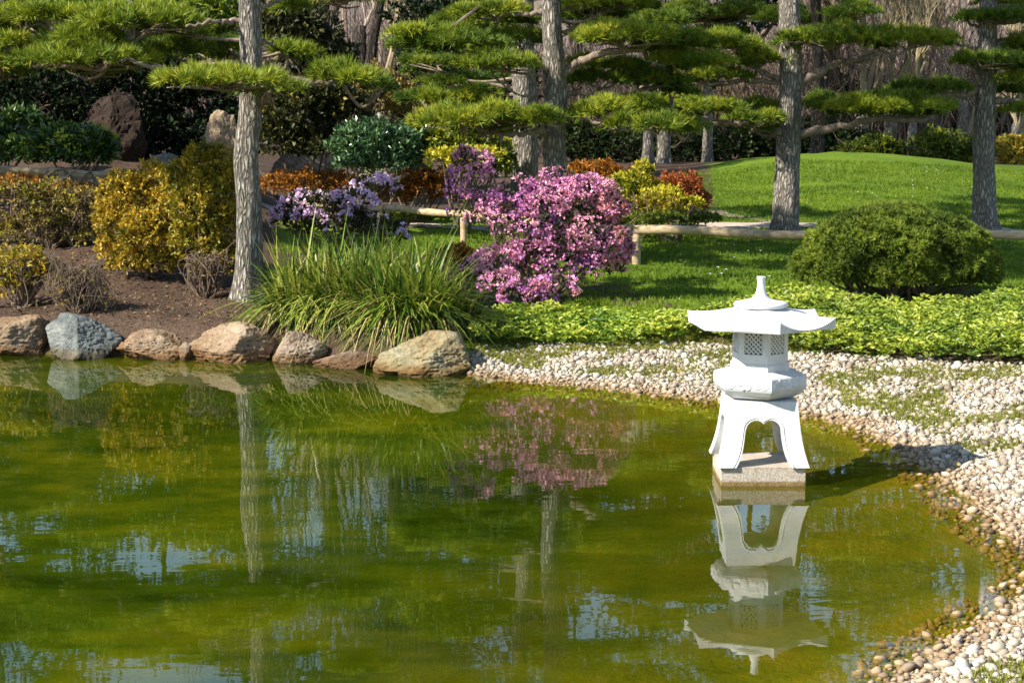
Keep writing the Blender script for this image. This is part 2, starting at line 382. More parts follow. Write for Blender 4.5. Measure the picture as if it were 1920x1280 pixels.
front = np.interp(ppx, [860, 890, 1000, 1290, 1500, 1700, 1920, 2400], [720, 655, 648, 645, 662, 676, 686, 700])
jit = (fbm(np.c_[gx, gy], 3, 5)-.5)*30
gravel = sst(ppy + jit*.6 - front, -3, 6)*(gs > -.1)*(ppx > 850)*(gy > 2) * 1.0
bedm = sst(-gs, -.02, .08)
left = 1 - sst(ppx + jit*1.5, np.interp(ppy, [300, 420, 470, 560, 660], [505, 505, 520, 560, 600]), np.interp(ppy, [300, 420, 470, 560, 660], [525, 525, 540, 580, 640]))
bed_back = inside(ppx, ppy, [(480,270),(960,270),(1330,300),(1350,418),(1190,415),(900,412),(640,400),(480,400)])
bed_mid = inside(ppx + jit, ppy + jit, [(480,470),(900,470),(1180,540),(1290,580),(1300,640),(1950,690),(2300,700),(2300,560),(1900,545),(1500,540),(1330,575),(1190,570),(960,560),(860,660),(600,690)])
soil = np.clip(left + bed_back*1.0 + bed_mid*.85 + sst(gy, 41, 46), 0, 1)
g_ = mesh_obj('ground', np.c_[gx, gy, gh], gF, M['ground'], None, None, True, {'soil': soil, 'gravel': gravel, 'bed': bedm, 'woods': sst(gy, 50, 62)})
tag(g_, kind='structure')
wx, wy, wF = grid(np.arange(-13, 5.5, .09), np.arange(2.2, 18, .09))
wh = height(wx, wy)
keep = (np.minimum.reduce(wh[wF], axis=1) < .05)
w_ = mesh_obj('water', np.c_[wx, wy, np.zeros(len(wx))], wF[keep], M['water'], None, None, True, {'depth': np.clip(-wh, 0, 3)})
tag(w_, kind='structure')
# path behind the rail
pp = spline([gz(x, y, .36) for x, y in ((250,398),(545,412),(750,421),(900,423),(1190,421),(1500,417),(1700,421),(1920,428),(2300,440))], 80)
def strip(name, pts, wd, mt):
    T = unit(np.gradient(pts[:,:2], axis=0)); Nn = np.c_[-T[:,1], T[:,0]]
    us = np.linspace(-1, 1, 7); V = []
    for i, p in enumerate(pts):
        w = wd*(1 + .12*math.sin(i*1.7) + .1*math.sin(i*.6))
        for u in us:
            q = p[:2] + Nn[i]*w*u; V.append((q[0], q[1], hz(q[0], q[1]) + .012))
    k = len(us); i = np.arange(len(pts)-1)[:,None]*k + np.arange(k-1)[None,:]
    return tag(mesh_obj(name, V, np.stack([i, i+1, i+k+1, i+k], -1).reshape(-1, 4), mt, None, None, True), kind='structure')
strip('path', pp, .36, M['path'])
strip('path', spline([gz(x, y, .42) for x, y in ((1500,417),(1440,404),(1380,392),(1320,384))], 24), .12, M['soil_path'])
# ------------------------------------------------------------------ stone lantern
LX, LY = gz(1421, 895)[:2]
def to_obj(name, bm, mt, parent, smooth=False):
    bmesh.ops.recalc_face_normals(bm, faces=bm.faces[:])
    me = bpy.data.meshes.new(name); bm.to_mesh(me); bm.free()
    me.polygons.foreach_set('use_smooth', np.full(len(me.polygons), smooth, bool))
    me.materials.append(mt); o = bpy.data.objects.new(name, me); COL.objects.link(o)
    if parent: o.parent = parent; o.matrix_parent_inverse = parent.matrix_basis.inverted()
    return o
def prism_rings(bm, rings):                # rings of equal count -> closed loft
    R_ = [[bm.verts.new(p) for p in r] for r in rings]; n = len(R_[0])
    for a, b in zip(R_, R_[1:]):
        for i in range(n): bm.faces.new((a[i], a[(i+1) % n], b[(i+1) % n], b[i]))
    bm.faces.new(R_[0][::-1]); bm.faces.new(R_[-1])
def bevel(bm, w=.004, seg=2, ang=.5):
    es = [e for e in bm.edges if len(e.link_faces) == 2 and e.calc_face_angle(0) > ang]
    bmesh.ops.bevel(bm, geom=es, offset=w, segments=seg, affect='EDGES', profile=.6, clamp_overlap=True)
def box_bm(bm, c, s, M3=None):
    vs = []
    for dx in (-1, 1):
        for dy in (-1, 1):
            for dz in (-1, 1):
                p = Vector((dx*s[0]/2, dy*s[1]/2, dz*s[2]/2)); p = M3 @ p if M3 else p
                vs.append(bm.verts.new(Vector(c)+p))
    for f in ((0,1,3,2),(4,6,7,5),(0,4,5,1),(2,3,7,6),(0,2,6,4),(1,5,7,3)): bm.faces.new([vs[i] for i in f])
HA = math.radians(7)                       # hexagon turned a little
def hexp(r, z, sub=1, a0=0):
    c = [(r*math.sin(math.pi*k/3 + math.pi + a0 - HA), r*math.cos(math.pi*k/3 + math.pi + a0 - HA)) for k in range(6)]
    out = []
    for k in range(6):
        a, b = c[k], c[(k+1) % 6]
        for j in range(sub): t = j/sub; out.append((LX + a[0]*(1-t)+b[0]*t, LY + a[1]*(1-t)+b[1]*t, z))
    return out
pl = thing('stone_block', 'rough granite block in the pond carrying the white lantern', 'stone block', (LX, LY-.005, 0))
bm = bmesh.new(); box_bm(bm, (LX, LY-.005, -.24), (.462, .455, .69))
bevel(bm, .008); bmesh.ops.subdivide_edges(bm, edges=bm.edges[:], cuts=3, use_grid_fill=True)
for v in bm.verts: v.co += Vector(R.normal(size=3)*.0018)
to_obj('block', bm, M['granite'], pl)
ln = thing('stone_lantern', 'white stone snow lantern with wide six-sided roof and four splayed legs', 'stone lantern', (LX, LY, .105))
# stand: four flared legs with cusped arches
Z0, Z1 = .1055, .462
def wz(z):
    t = np.clip((Z1 - z)/(Z1-Z0), 0, 1)
    return .190 + .03*t + .033*t**3.2
def arch(side):                            # inner outline from foot to centre cusp, t along the face as share of half width
    pts = []
    for z, u in ((Z0,.152),(.13,.138),(.16,.125),(.20,.114),(.24,.107),(.28,.102),(.31,.098),(.335,.088),(.352,.072),(.362,.05),(.362,.03),(.354,.014),(.343,0)):
        pts.append((side*u, z))
    return pts
bm = bmesh.new(); rim = MB()
R_arch = arch(1); L_arch = arch(-1); NA = 7                  # rows up to the shoulder of the arch
for k in range(4):
    ca, sa = math.cos(k*math.pi/2), math.sin(k*math.pi/2)
    def mp(u, z, inset, edge=False):
        w2 = wz(z) - inset; uu = math.copysign(w2, u) if edge else u; x, y = uu, -w2
        return (LX + x*ca - y*sa, LY + x*sa + y*ca, z)
    topz = [R_arch[NA][1], .36, .385, .41, .435, Z1]
    poly = []
    for s_ in (1, -1):
        A_ = arch(s_); lay = []
        for ins in (0, .05):
            rows = [[bm.verts.new(mp(u + (s_*wz(z)-u)*f, z, ins) if f < 1 else mp(s_, z, ins, True)) for f in (0, .33, .66, 1)] for u, z in A_[:NA+1]]
            for a, b in zip(rows, rows[1:]):
                for q in range(3): bm.faces.new((a[q], a[q+1], b[q+1], b[q]))
            lay.append(rows)
        for a, b in zip(range(NA), range(1, NA+1)): bm.faces.new((lay[0][a][0], lay[0][b][0], lay[1][b][0], lay[1][a][0]))
        for q in range(3): bm.faces.new((lay[0][0][q], lay[0][0][q+1], lay[1][0][q+1], lay[1][0][q]))
    for ins in (0, .05):
        pts = [mp(-1, z, ins, True) for z in topz] + [mp(1, z, ins, True) for z in topz[::-1]]
        pts += [mp(u, z, ins) for u, z in R_arch[NA:]] + [mp(u, z, ins) for u, z in L_arch[NA:-1][::-1]]
        f = bm.faces.new([bm.verts.new(p) for p in pts]); poly.append(f)
    arc = [(u, z) for u, z in R_arch[NA:]] + [(u, z) for u, z in L_arch[NA:-1][::-1]]
    o_ = [bm.verts.new(mp(u, z, 0)) for u, z in arc]; i_ = [bm.verts.new(mp(u, z, .05)) for u, z in arc]
    for a in range(len(arc)-1): bm.faces.new((o_[a], o_[a+1], i_[a+1], i_[a]))
    bm.normal_update(); bmesh.ops.triangulate(bm, faces=poly, ngon_method='EAR_CLIP')
    ap = [mp(u*1.12, z + (.011 if z > .3 else 0), -.001) for u, z in R_arch + L_arch[::-1][1:]]
    addtube(rim, np.array(ap), .0026, n=6)
bmesh.ops.remove_doubles(bm, verts=bm.verts[:], dist=.0004)
box_bm(bm, (LX, LY, .4575), (.376, .376, .013))
st_ = to_obj('stand', bm, M['white'], ln, True); st_.modifiers.new('EdgeSplit', 'EDGE_SPLIT').split_angle = math.radians(30)
rim.build('arch_rim', plain('lantern_groove_stone', (.5,.5,.48), (.65,.65,.62)), st_, True)
# bowl-shaped platform
bm = bmesh.new()
prism_rings(bm, [hexp(r, z, 4) for r, z in ((.15,.4645),(.2,.476),(.238,.497),(.262,.522),(.269,.535),(.269,.592),(.263,.6),(.18,.6205),(.176,.622))])
bevel(bm, .003, 1, .35)
pf = to_obj('platform', bm, M['white'], ln)
rl = MB()
def blob(c, u, v, w, n=9):                 # flattened relief boss
    th = np.linspace(0, np.pi, n); ph = np.linspace(0, 2*np.pi, 2*n, endpoint=False)
    V = [np.array(c) + u*math.sin(t)*math.cos(p) + v*math.cos(t) + w*math.sin(t)*math.sin(p) for t in th for p in ph]
    k = 2*n; Fq = [(i*k+j, i*k+(j+1) % k, (i+1)*k+(j+1) % k, (i+1)*k+j) for i in range(n-1) for j in range(k)]
    rl.add(V, Fq)
up = np.array([0, 0, 1.])
for k in range(6):
    a, b = np.array(hexp(.268, .562)[k]), np.array(hexp(.268, .562)[(k+1) % 6])
    e = unit(b-a); nn = np.array([e[1], -e[0], 0]);
    if nn @ ((a+b)/2 - np.array([LX, LY, 0])) < 0: nn = -nn
    for t, su, sv, dz in ((.14,.028,.028,.0),(.3,.03,.018,-.008),(.5,.026,.03,-.004),(.67,.03,.017,.006),(.86,.03,.027,-.002),(.22,.014,.012,.02),(.6,.014,.012,-.022),(.77,.012,.013,.022)):
        blob(a + (b-a)*t + up*dz, e*su, up*sv, nn*.006)
rl.build('carved_relief', M['white'], pf, True)
# light chamber with six lattice windows
cb = thing_cb = None
bm = bmesh.new(); lt = MB()
Rc, zb, zt = .16, .664, .872
prism_rings(bm, [hexp(r, z) for r, z in ((.171,.6215),(.171,.655),(.164,.663),(.161,.667))])
for k in range(6):
    a, b = np.array(hexp(Rc, 0)[k]), np.array(hexp(Rc, 0)[(k+1) % 6]); e = unit(b-a); L = np.linalg.norm(b-a)
    nn = np.array([e[1], -e[0], 0]);
    if nn @ ((a+b)/2 - np.array([LX, LY, 0])) < 0: nn = -nn
    M3 = __import__('mathutils').Matrix((e, nn, up)).transposed(); mid = (a+b)/2 - nn*.0125
    fw = .029; wl, wh_ = L - 2*fw, .116; wzc = .775
    for s in (-1, 1): box_bm(bm, mid + e*s*(L/2-fw/2) + up*(zb+zt)/2, (fw, .025, zt-zb-.002), M3)
    box_bm(bm, mid + up*(zb+.0515/1+.001 - .0), (wl-.0005, .0247, .1), M3) if False else None
    lo = wzc - wh_/2; hi = wzc + wh_/2
    box_bm(bm, mid + up*(zb+.002+lo)/2, (wl, .0246, lo-zb-.002), M3); box_bm(bm, mid + up*(hi+zt-.002)/2, (wl, .0246, zt-.002-hi), M3)
    c0 = mid + nn*.002 + up*wzc; g = .0262
    for sg in (-1, 1):                     # diagonal bars, clipped to the window
        for q in np.arange(-8, 9)*g:
            pts = []
            for uu in np.linspace(-wl/2, wl/2, 61):
                zz = sg*uu + q
                if abs(zz) <= wh_/2: pts.append((uu, zz))
            if len(pts) > 3:
                p0, p1 = pts[0], pts[-1]
                addtube(lt, np.array([c0 + e*p0[0] + up*p0[1] + nn*.002*sg, c0 + e*p1[0] + up*p1[1] + nn*.002*sg]), .0054, n=6)
ch = to_obj('light_chamber', bm, M['white'], ln)
bmc = bmesh.new(); prism_rings(bmc, [hexp(.112, z) for z in (.66, .866)]); to_obj('shade_core', bmc, plain('core_shade_dark', (.02,.02,.02), (.04,.04,.04)), ch)  # added dark core, its colour stands for the shade behind the lattice
lt.build('lattice', M['white'], ch)
# roof: flared six-sided, corners lifted
bm = bmesh.new(); RR = .428; SUB = 12
def roof_ring(f, top):
    base = hexp(1.0, 0, SUB); out = []
    for i, (x, y, _) in enumerate(base):
        t = (i % SUB)/SUB; cr = abs(2*t-1)**2.2                     # 1 at a corner, 0 mid-side
        if top:
            r = .125 + (RR-.125)*f
            z = .972 - .064*f**.8*1.0 + .014*f**3 - (1-cr)*.046*f**2.5 + cr*.008*f**4
        else:
            r = RR*(.985 if f > .9 else f); z = .868
        out.append((LX + (x-LX)*r, LY + (y-LY)*r, z))
    return out
prism_rings(bm, [roof_ring(.35, False), roof_ring(1, False)] + [roof_ring(f, True) for f in (1, .9, .8, .7, .6, .5, .4, .3, .2, .1, 0)])
ro = to_obj('roof', bm, M['white'], ln, True)
ro.data.polygons.foreach_set('use_smooth', np.array([len(p.vertices) == 4 for p in ro.data.polygons], bool))
ro.modifiers.new('EdgeSplit', 'EDGE_SPLIT').split_angle = math.radians(28)
bm = bmesh.new()
prof = [(.10,.966),(.138,.968),(.149,.974),(.152,.985),(.147,.994),(.13,.999),(.09,1.006),(.055,1.016),(.036,1.034),(.026,1.06),(.022,1.09),(.021,1.115),(.0245,1.128),(.026,1.137),(.023,1.14)]
prism_rings(bm, [[(LX + r*math.cos(a), LY + r*math.sin(a), z) for a in np.linspace(0, 2*np.pi, 40, endpoint=False)] for r, z in prof])
fi_ = to_obj('finial', bm, M['white'], ln, True)
fi_.modifiers.new('EdgeSplit', 'EDGE_SPLIT').split_angle = math.radians(50)
# ------------------------------------------------------------------ rocks
_ico = {}
def ico(n):
    if n not in _ico:
        b = bmesh.new(); bmesh.ops.create_icosphere(b, subdivisions=n, radius=1)
        _ico[n] = (np.array([v.co for v in b.verts]), np.array([[v.index for v in f.verts] for f in b.faces])); b.free()
    return _ico[n]
M['r_tan'] = rockmat('tan_rock', (.19,.11,.05), (.33,.235,.145), (.46,.36,.25))
M['r_grey'] = rockmat('blue_grey_rock', (.09,.1,.095), (.165,.18,.165), (.33,.33,.28), 2.2)
M['r_pale'] = rockmat('pale_rock', (.24,.14,.05), (.29,.24,.13), (.4,.36,.25), 2.2)
M['r_red'] = rockmat('reddish_rock', (.17,.115,.075), (.28,.21,.145), (.38,.31,.23))
M['r_moss'] = rockmat('mossy_rock', (.22,.16,.12), (.32,.25,.2), (.42,.35,.28), 2.6, (.09,.15,.02))
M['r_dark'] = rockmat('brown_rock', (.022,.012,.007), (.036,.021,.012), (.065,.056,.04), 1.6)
M['r_lichen'] = rockmat('lichen_rock', (.17,.15,.08), (.38,.37,.25), (.52,.52,.4), 9)
def rock(label, x0, x1, y0, y1, Y, m, seed, deep=.8, cuts=14, ridge=None, sub=5, soft=.5):
    """boulder filling a pixel box (top y0, foot y1) at distance Y"""
    rng = np.random.default_rng(seed)
    V, Fc = ico(sub)
    nrm = rdir(cuts, rng); nrm[:,1] *= .8; nrm = unit(nrm); c = rng.uniform(.62, .9, cuts)
    if ridge is not None:
        nrm = np.r_[nrm, unit(np.array(ridge, float)[:,:3])]; c = np.r_[c, np.array(ridge)[:,3]]
    q = np.maximum(V @ nrm.T, 1e-3); r = np.min(np.c_[c/q, np.ones(len(V))], axis=1)
    r *= 1 + .16*(fbm(V, 2.3, seed)-.5) + .11*(fbm(V, 6, seed+3)-.5) - .07*np.clip(1-abs(fbm(V*np.array([1,1,2.]), 3.5, seed+7)-.5)*22, 0, 1) + .05*(fbm(V, 18, seed+5)-.5)
    P = V*r[:,None]
    lo, hi = P.min(0), P.max(0)
    gw = (x1-x0)*.04; a, b = at(x0-gw, y1, Y), at(x1+gw, y0, Y)
    hgt = b[2]-a[2]; wid = b[0]-a[0]
    S = np.array([wid/(hi[0]-lo[0]), wid*deep/(hi[1]-lo[1]), hgt*1.3/(hi[2]-lo[2])])
    P = (P - (hi+lo)/2)*S; P[:,2] += b[2] - P[:,2].max(); P[:,0] += (a[0]+b[0])/2; P[:,1] += Y
    o = mesh_obj('boulder', P, Fc, m, None, None, False)
    mid = Vector(((a[0]+b[0])/2, Y, a[2])); o.data.transform(__import__('mathutils').Matrix.Translation(-mid)); o.location = mid
    return tag(o, label, 'rock')
GR = 'rocks along the pond edge'
rk = [rock('tan ochre block at far left of the pond edge', -45, 92, 590, 662, 15.75, M['r_tan'], 3, .7, 10),
 rock('blue-grey pointed boulder at the left pond edge', 88, 222, 586, 668, 15.55, M['r_grey'], 11, .85, 8, [(-.6,-.75,.32,.5),(.55,-.7,.4,.55),(.1,-.2,1,.86)]),
 rock('tiny tan stone right of the blue-grey boulder', 208, 240, 622, 648, 15.8, M['r_tan'], 5, .8, 10, None, 4),
 rock('low rounded tan rock right of the blue-grey boulder', 224, 346, 615, 672, 15.5, M['r_tan'], 8, .7, 12),
 rock('small pale lichen-covered stone between two tan rocks', 330, 378, 615, 655, 15.75, M['r_lichen'], 9, .8, 14, None, 4),
 rock('large craggy tan boulder below the left pine trunk', 352, 514, 602, 678, 15.4, M['r_tan'], 21, .8, 9, [(-.5,-.6,.6,.55),(.75,-.6,.2,.6)]),
 rock('reddish squared rock left of the grass tussocks', 512, 612, 618, 684, 15.25, M['r_red'], 14, .8, 9),
 rock('low reddish stone under the hanging tussock blades', 590, 722, 655, 694, 14.95, M['r_red'], 17, .6, 12),
 rock('dark small stone wedged between tan rock and lichen stone', 336, 362, 640, 672, 15.35, M['r_red'], 61, .8, 10, None, 4),
 rock('flat brown stone beside the large craggy boulder', 490, 540, 645, 680, 15.5, M['r_red'], 63, .8, 10, None, 4),
 rock('big pale boulder under tussock grass beside the pebble beach', 706, 888, 618, 706, 14.7, M['r_pale'], 35, .8, 8, [(-.3,-.7,.6,.62),(.5,-.8,.25,.58)])]
for o in rk: o['group'] = GR
GB = 'rocks in the planted bank'
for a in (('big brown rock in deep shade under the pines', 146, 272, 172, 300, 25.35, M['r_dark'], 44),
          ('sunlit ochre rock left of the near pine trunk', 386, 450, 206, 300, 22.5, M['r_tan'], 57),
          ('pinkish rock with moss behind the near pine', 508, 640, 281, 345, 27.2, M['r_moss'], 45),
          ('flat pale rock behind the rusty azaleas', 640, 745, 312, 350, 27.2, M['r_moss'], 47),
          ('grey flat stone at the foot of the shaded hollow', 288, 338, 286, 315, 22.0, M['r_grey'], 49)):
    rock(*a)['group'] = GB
# ------------------------------------------------------------------ pines
def pad(mbn, c, hw, hd, hh, rng, dens=1.0, L=.098, w=.0095, k=16):
    """one cloud-pruned pad of needle tufts"""
    ns = min(max(6, int(32*hw*hd/.3)), 70)
    a = rng.uniform(0, 2*np.pi, ns); q = np.sqrt(rng.uniform(0, 1, ns))
    sc = np.c_[np.cos(a)*q*hw*.9, np.sin(a)*q*hd*.9, (1-q**2)*hh*rng.uniform(-.1, 1.1, ns) - hh*.25] + c
    rs = rng.uniform(.16, .27, ns)*min(1.15, max(.65, hw*1.3))
    nt_ = int(24*dens)
    P, D, r = [], [], []
    for s, rr in zip(sc, rs):
        d = rdir(nt_, rng); d[:,2] = np.abs(d[:,2])*1.1 - .35
        P.append(s + d*np.array([rr, rr, rr*.55])*rng.uniform(.35, 1, (nt_, 1)))
        out = (s - c)/max(hw, .2)
        D.append(unit(d*.65 + np.array([0, 0, .6]) + out*.45 + rng.normal(size=(nt_, 3))*.38))
        r.append(np.full(nt_, rng.uniform(.25, .75)))
    P, D, r = map(np.concatenate, (P, D, r))
    V, Fc = needles(P, D, k, L, w, .42, rng)
    mbn.add(V, Fc, np.clip(np.repeat(r, k) + rng.normal(size=len(Fc))*.16, 0, 1))
    return sc
def pine(name, label, trunk_px, Y, r0, pads, branches, ntop, seed, top=9.5, nm='needle', bm_='bark', spread=2.2, group='pines around the pond', upd=.7, zb0=None, xtra=1, xdy=.7):
    rng = np.random.default_rng(seed)
    base = at(*trunk_px[0], Y); base[2] = hz(base[0], Y) - .1
    pts = [base] + [at(x, y, Y) for x, y in trunk_px[1:]]
    last = pts[-1]; lean = (pts[-1]-pts[-2])/max(.3, pts[-1][2]-pts[-2][2])
    for z in np.arange(last[2]+1.2, top, 1.2): pts.append(np.array([last[0]+lean[0]*(z-last[2])*.5+rng.normal()*.06, Y+rng.normal()*.06, z]))
    P = spline(pts, 90); z = P[:,2]-base[2]; H = top - base[2]
    rad = r0*(1 - .75*np.clip(z/H, 0, 1)) * (1 + .38*np.exp(-z/.22))
    t = thing(name, label, 'pine tree', base, group)
    V, Q, _ = tube(P, rad, n=28, noise=.17, seed=seed)
    ax = np.repeat(P, 28, 0); off = V[:len(ax)] - ax; an = np.arctan2(off[:,1], off[:,0]); zz = ax[:,2] - base[2] - .1
    fl = np.exp(-np.clip(zz, 0, None)/.16)*(.08 + .28*np.cos(an*4 + seed + np.sin(an*2 + seed))) + .07*np.sin(an*3 + zz*2.1 + seed)*vn(ax, .9, seed)     # root flare and swellings
    V[:len(ax)] = ax + off*(1 + fl)[:,None]
    mesh_obj('trunk', V, Q, M[bm_], t, None, True)
    def tp(zz): i = np.argmin(abs(P[:,2]-zz)); return P[i]
    ctr = []
    more = []
    for p in pads:                          # ragged smaller pads behind the main ones
        for q in range(xtra):
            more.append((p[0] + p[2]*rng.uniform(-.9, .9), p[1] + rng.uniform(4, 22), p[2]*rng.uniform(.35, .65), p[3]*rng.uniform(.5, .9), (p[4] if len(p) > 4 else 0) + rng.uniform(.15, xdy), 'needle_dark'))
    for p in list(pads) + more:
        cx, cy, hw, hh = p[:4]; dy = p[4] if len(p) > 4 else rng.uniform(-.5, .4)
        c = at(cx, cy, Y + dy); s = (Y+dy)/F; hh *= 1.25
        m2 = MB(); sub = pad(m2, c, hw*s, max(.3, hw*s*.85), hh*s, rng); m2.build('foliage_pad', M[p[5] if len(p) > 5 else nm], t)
        ctr.append((c, sub))
    bpts = []
    for pb, rb in branches:                 # boughs drawn as the photo shows them
        q = MB(); pts = [at(b[0], b[1], Y + (b[2] if len(b) > 2 else 0)) for b in pb]
        s = spline(pts, 26); s = s + np.r_[np.zeros((1,3)), (rng.normal(size=(len(s)-1, 3))*.012)]
        bpts.append(s[4:]); addtube(q, s, np.linspace(rb, rb*.4, len(s)), n=9, noise=.12, seed=seed+len(ctr)); q.build('branch', M['branch'], t, True)
    done = []; p_dy = [c[1]-Y for c, _ in ctr]
    for c, sub in ctr:                      # boughs that carry the pads
        q = MB(); a = tp(c[2] - .15*np.linalg.norm(c[:2]-P[0,:2]) - .05); low = c - np.array([0, 0, .1])
        if p_dy[len(done)] < -.4: a = tp(c[2] + .12)
        done.append(1)
        if bpts:
            BB = np.concatenate(bpts); dd = np.linalg.norm(BB - low, axis=1); kk = int(dd.argmin())
            if dd[kk] < np.linalg.norm(a - low)*.8: a = BB[kk]
        if abs(low[2]-a[2]) > .6*np.hypot(*(low-a)[:2]) or not len(sub): continue
        mid = (a+low)/2 + np.array([0, rng.normal()*.1, -.06 + rng.normal()*.05]); s = spline([a, mid, low], 16)
        addtube(q, s, np.linspace(max(.018, r0*.15), .011, len(s)), n=6)
        for g_s in sub[::2]: addtube(q, spline([low + (s[10]-low)*rng.uniform(0, .8), (low+g_s)/2 + rng.normal(size=3)*.03, g_s - np.array([0,0,.06])], 6), np.linspace(.013, .005, 7)[:len(spline([low, low, g_s], 6))], n=4, cap=False)
        q.build('branch', M['branch'], t)
    zb = zb0 or at(CX, -10, Y)[2] + .1
    crown = MB(); br = MB()
    for i in range(ntop):
        zz = zb + (top - zb)*((i+rng.uniform(0,1))/ntop)
        aa = i*2.4 + rng.uniform(-.5, .5); rr = spread*(1 - .6*(zz-zb)/(top-zb))*rng.uniform(.35, 1)
        a = tp(zz-.3); c = np.array([a[0]+math.cos(aa)*rr, a[1]+math.sin(aa)*rr, zz])
        hw = rng.uniform(.5, .95)
        pad(crown, c, hw, hw*.9, .24, rng, upd, .13, .016, 9)
        br = MB(); addtube(br, spline([a, (a+c)/2 - np.array([0,0,.1]), c - np.array([0,0,.1])], 8), np.linspace(.035, .014, 9)[:len(spline([a, a, c], 8))], n=5); br.build('branch', M['branch'], t)
    if ntop: crown.build('crown', M[nm], t)
    return t
pine('pine_tree', 'nearest pine with pale trunk between golden bush and tussocks', [(464,553),(466,450),(466,380),(462,300),(470,200),(471,100),(469,0)], 16.7, .118,
     [(255,40,130,24,.1),(330,22,75,18,.3),(190,68,85,20,.15),(165,108,130,22,.0),(415,148,118,10,-.75),(650,142,80,20,.1),(540,97,45,12,.6),(350,90,70,22,1.0,'needle_dark'),(430,85,30,20,.8,'needle_dark'),(640,-8,90,16,.3),(90,30,70,20,.4)],
     [([(455,120,0),(420,124,-.1),(365,126,-.1),(335,137,-.1),(300,130,-.2),(262,117,-.3),(215,112,-.3)],.036),
      ([(480,205,0),(497,182,-.05),(510,160,0),(535,148,0),(590,156,.05),(640,152,.1)],.042), ([(460,45,0),(440,38,0),(405,42,-.2),(350,48,-.3)],.03), ([(480,75,0),(510,85,.3),(540,100,.6)],.02)], 18, 101, 10.2, spread=2.4, zb0=5.0)
pine('pine_tree', 'pine leaning in from the left edge with bright needle pads', [(-100,560),(-90,300),(-70,100),(-60,0)], 17.6, .13,
     [(20,80,95,20,-.2),(30,22,90,22,0),(-30,120,60,18,-.2),(-60,50,90,25,0)],
     [([(-80,230,0),(-20,150,-.1),(15,115,-.2),(35,75,-.2),(58,40,-.2),(64,5,-.2)],.04)], 0, 102, 4.2)
pine('pine_tree', 'tall pine rising behind the pink azalea with layered pads', [(1043,455),(1041,300),(1040,250),(1042,180),(1038,100),(1034,0)], 21.0, .142,
     [(915,222,140,20,-.7),(985,215,65,16,-.9),(832,180,70,18,.1),(935,117,85,16,-.3),(850,78,115,22,0,'needle_dark'),(960,70,60,18,.4,'needle_dark'),(790,62,62,18,-.2),
      (1170,68,115,20,-.4),(1270,75,60,16,-.2),(1130,118,60,14,.3),(1290,112,75,16,-.1),(1125,145,60,16,.5,'needle_dark'),(1225,150,75,16,.6,'needle_dark'),(1130,205,60,20,-.2),(1215,232,85,14,-.3),(1190,195,50,13,.1),(930,20,80,14,.3),(1130,8,100,14,.2)],
     [([(1050,140,0),(1072,128,0),(1092,112,0),(1130,100,-.2),(1200,92,-.3),(1240,70,-.3)],.06),([(1035,262,0),(1022,248,-.1),(1000,247,-.4),(960,254,-.6),(900,240,-.6)],.045),
      ([(1050,185,0),(1075,175,.1),(1100,182,.1)],.04),([(1030,22,0),(1000,25,0),(960,24,0),(900,12,0)],.035),([(1055,215,0),(1110,228,-.2),(1180,244,-.3),(1260,240,-.3)],.03)], 15, 103, 9.8)
pine('pine_tree', 'thick pine trunk just behind the layered pine', [(985,400),(985,300),(984,200),(980,100),(980,0)], 25.5, .185,
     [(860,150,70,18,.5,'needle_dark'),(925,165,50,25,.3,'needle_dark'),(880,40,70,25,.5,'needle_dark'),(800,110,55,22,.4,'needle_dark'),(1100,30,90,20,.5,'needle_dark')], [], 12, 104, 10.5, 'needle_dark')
pine('pine_tree', 'shaded grey pine trunk in front of the lawn mound', [(1470,436),(1475,360),(1479,250),(1481,160),(1481,80),(1481,0)], 24.3, .165,
     [(1555,68,95,20,-.4),(1635,68,50,16,-.3),(1715,70,80,12,-.1),(1620,198,100,18,-.2),(1700,196,90,17,-.3),(1545,190,40,20,.6,'needle_dark'),(1415,222,55,10,-.4),(1300,200,95,15,0),(1425,198,40,9,.3),(1240,196,60,14,.1),
      (1330,82,95,18,0),(1425,108,55,18,-.1),(1335,140,75,14,.2),(1250,38,60,18,.5,'needle_dark')],
     [([(1492,165,0),(1510,150,0),(1530,138,0),(1560,122,0),(1595,115,-.1),(1620,108,-.2),(1650,98,-.3)],.075),([(1490,258,0),(1510,248,0),(1560,242,0),(1600,232,-.1),(1650,222,-.2),(1720,228,-.3),(1750,218,-.3)],.065),
      ([(1470,252,0),(1440,243,-.1),(1390,232,-.2),(1345,230,-.1),(1290,220,0),(1220,212,0)],.06),([(1470,150,0),(1440,140,0),(1410,125,0),(1380,105,0)],.045),([(1475,155,0),(1380,154,.1),(1290,158,.1),(1200,162,.1)],.035)], 15, 105, 10.5)
pine('pine_tree', 'pine at the right edge with dark layered boughs', [(1846,438),(1845,330),(1845,240),(1850,160),(1852,80),(1853,0)], 25.0, .152,
     [(1885,32,85,9,-.2,'needle_dark'),(1930,80,60,12,.1),(1845,112,75,12,-.4,'needle_dark'),(1930,125,70,10,-.1,'needle_dark'),(1742,163,75,9,-.2,'needle_dark'),(1915,150,50,9,-.2),(1930,205,60,7,0),(1900,5,70,8,.2)],
     [([(1850,105,0),(1870,90,0),(1888,75,0),(1920,65,0),(1960,60,0)],.055),([(1858,70,0),(1830,50,0),(1805,35,0)],.03),([(1838,165,0),(1815,175,-.1),(1775,176,-.2),(1745,168,-.2),(1690,162,-.2)],.045),([(1858,190,0),(1900,188,0),(1960,192,0)],.05),
      ([(1845,95,0),(1810,88,0),(1770,80,0)],.03),([(1835,160,-.1),(1825,130,-.2),(1820,112,-.3)],.04)], 13, 106, 9.8)
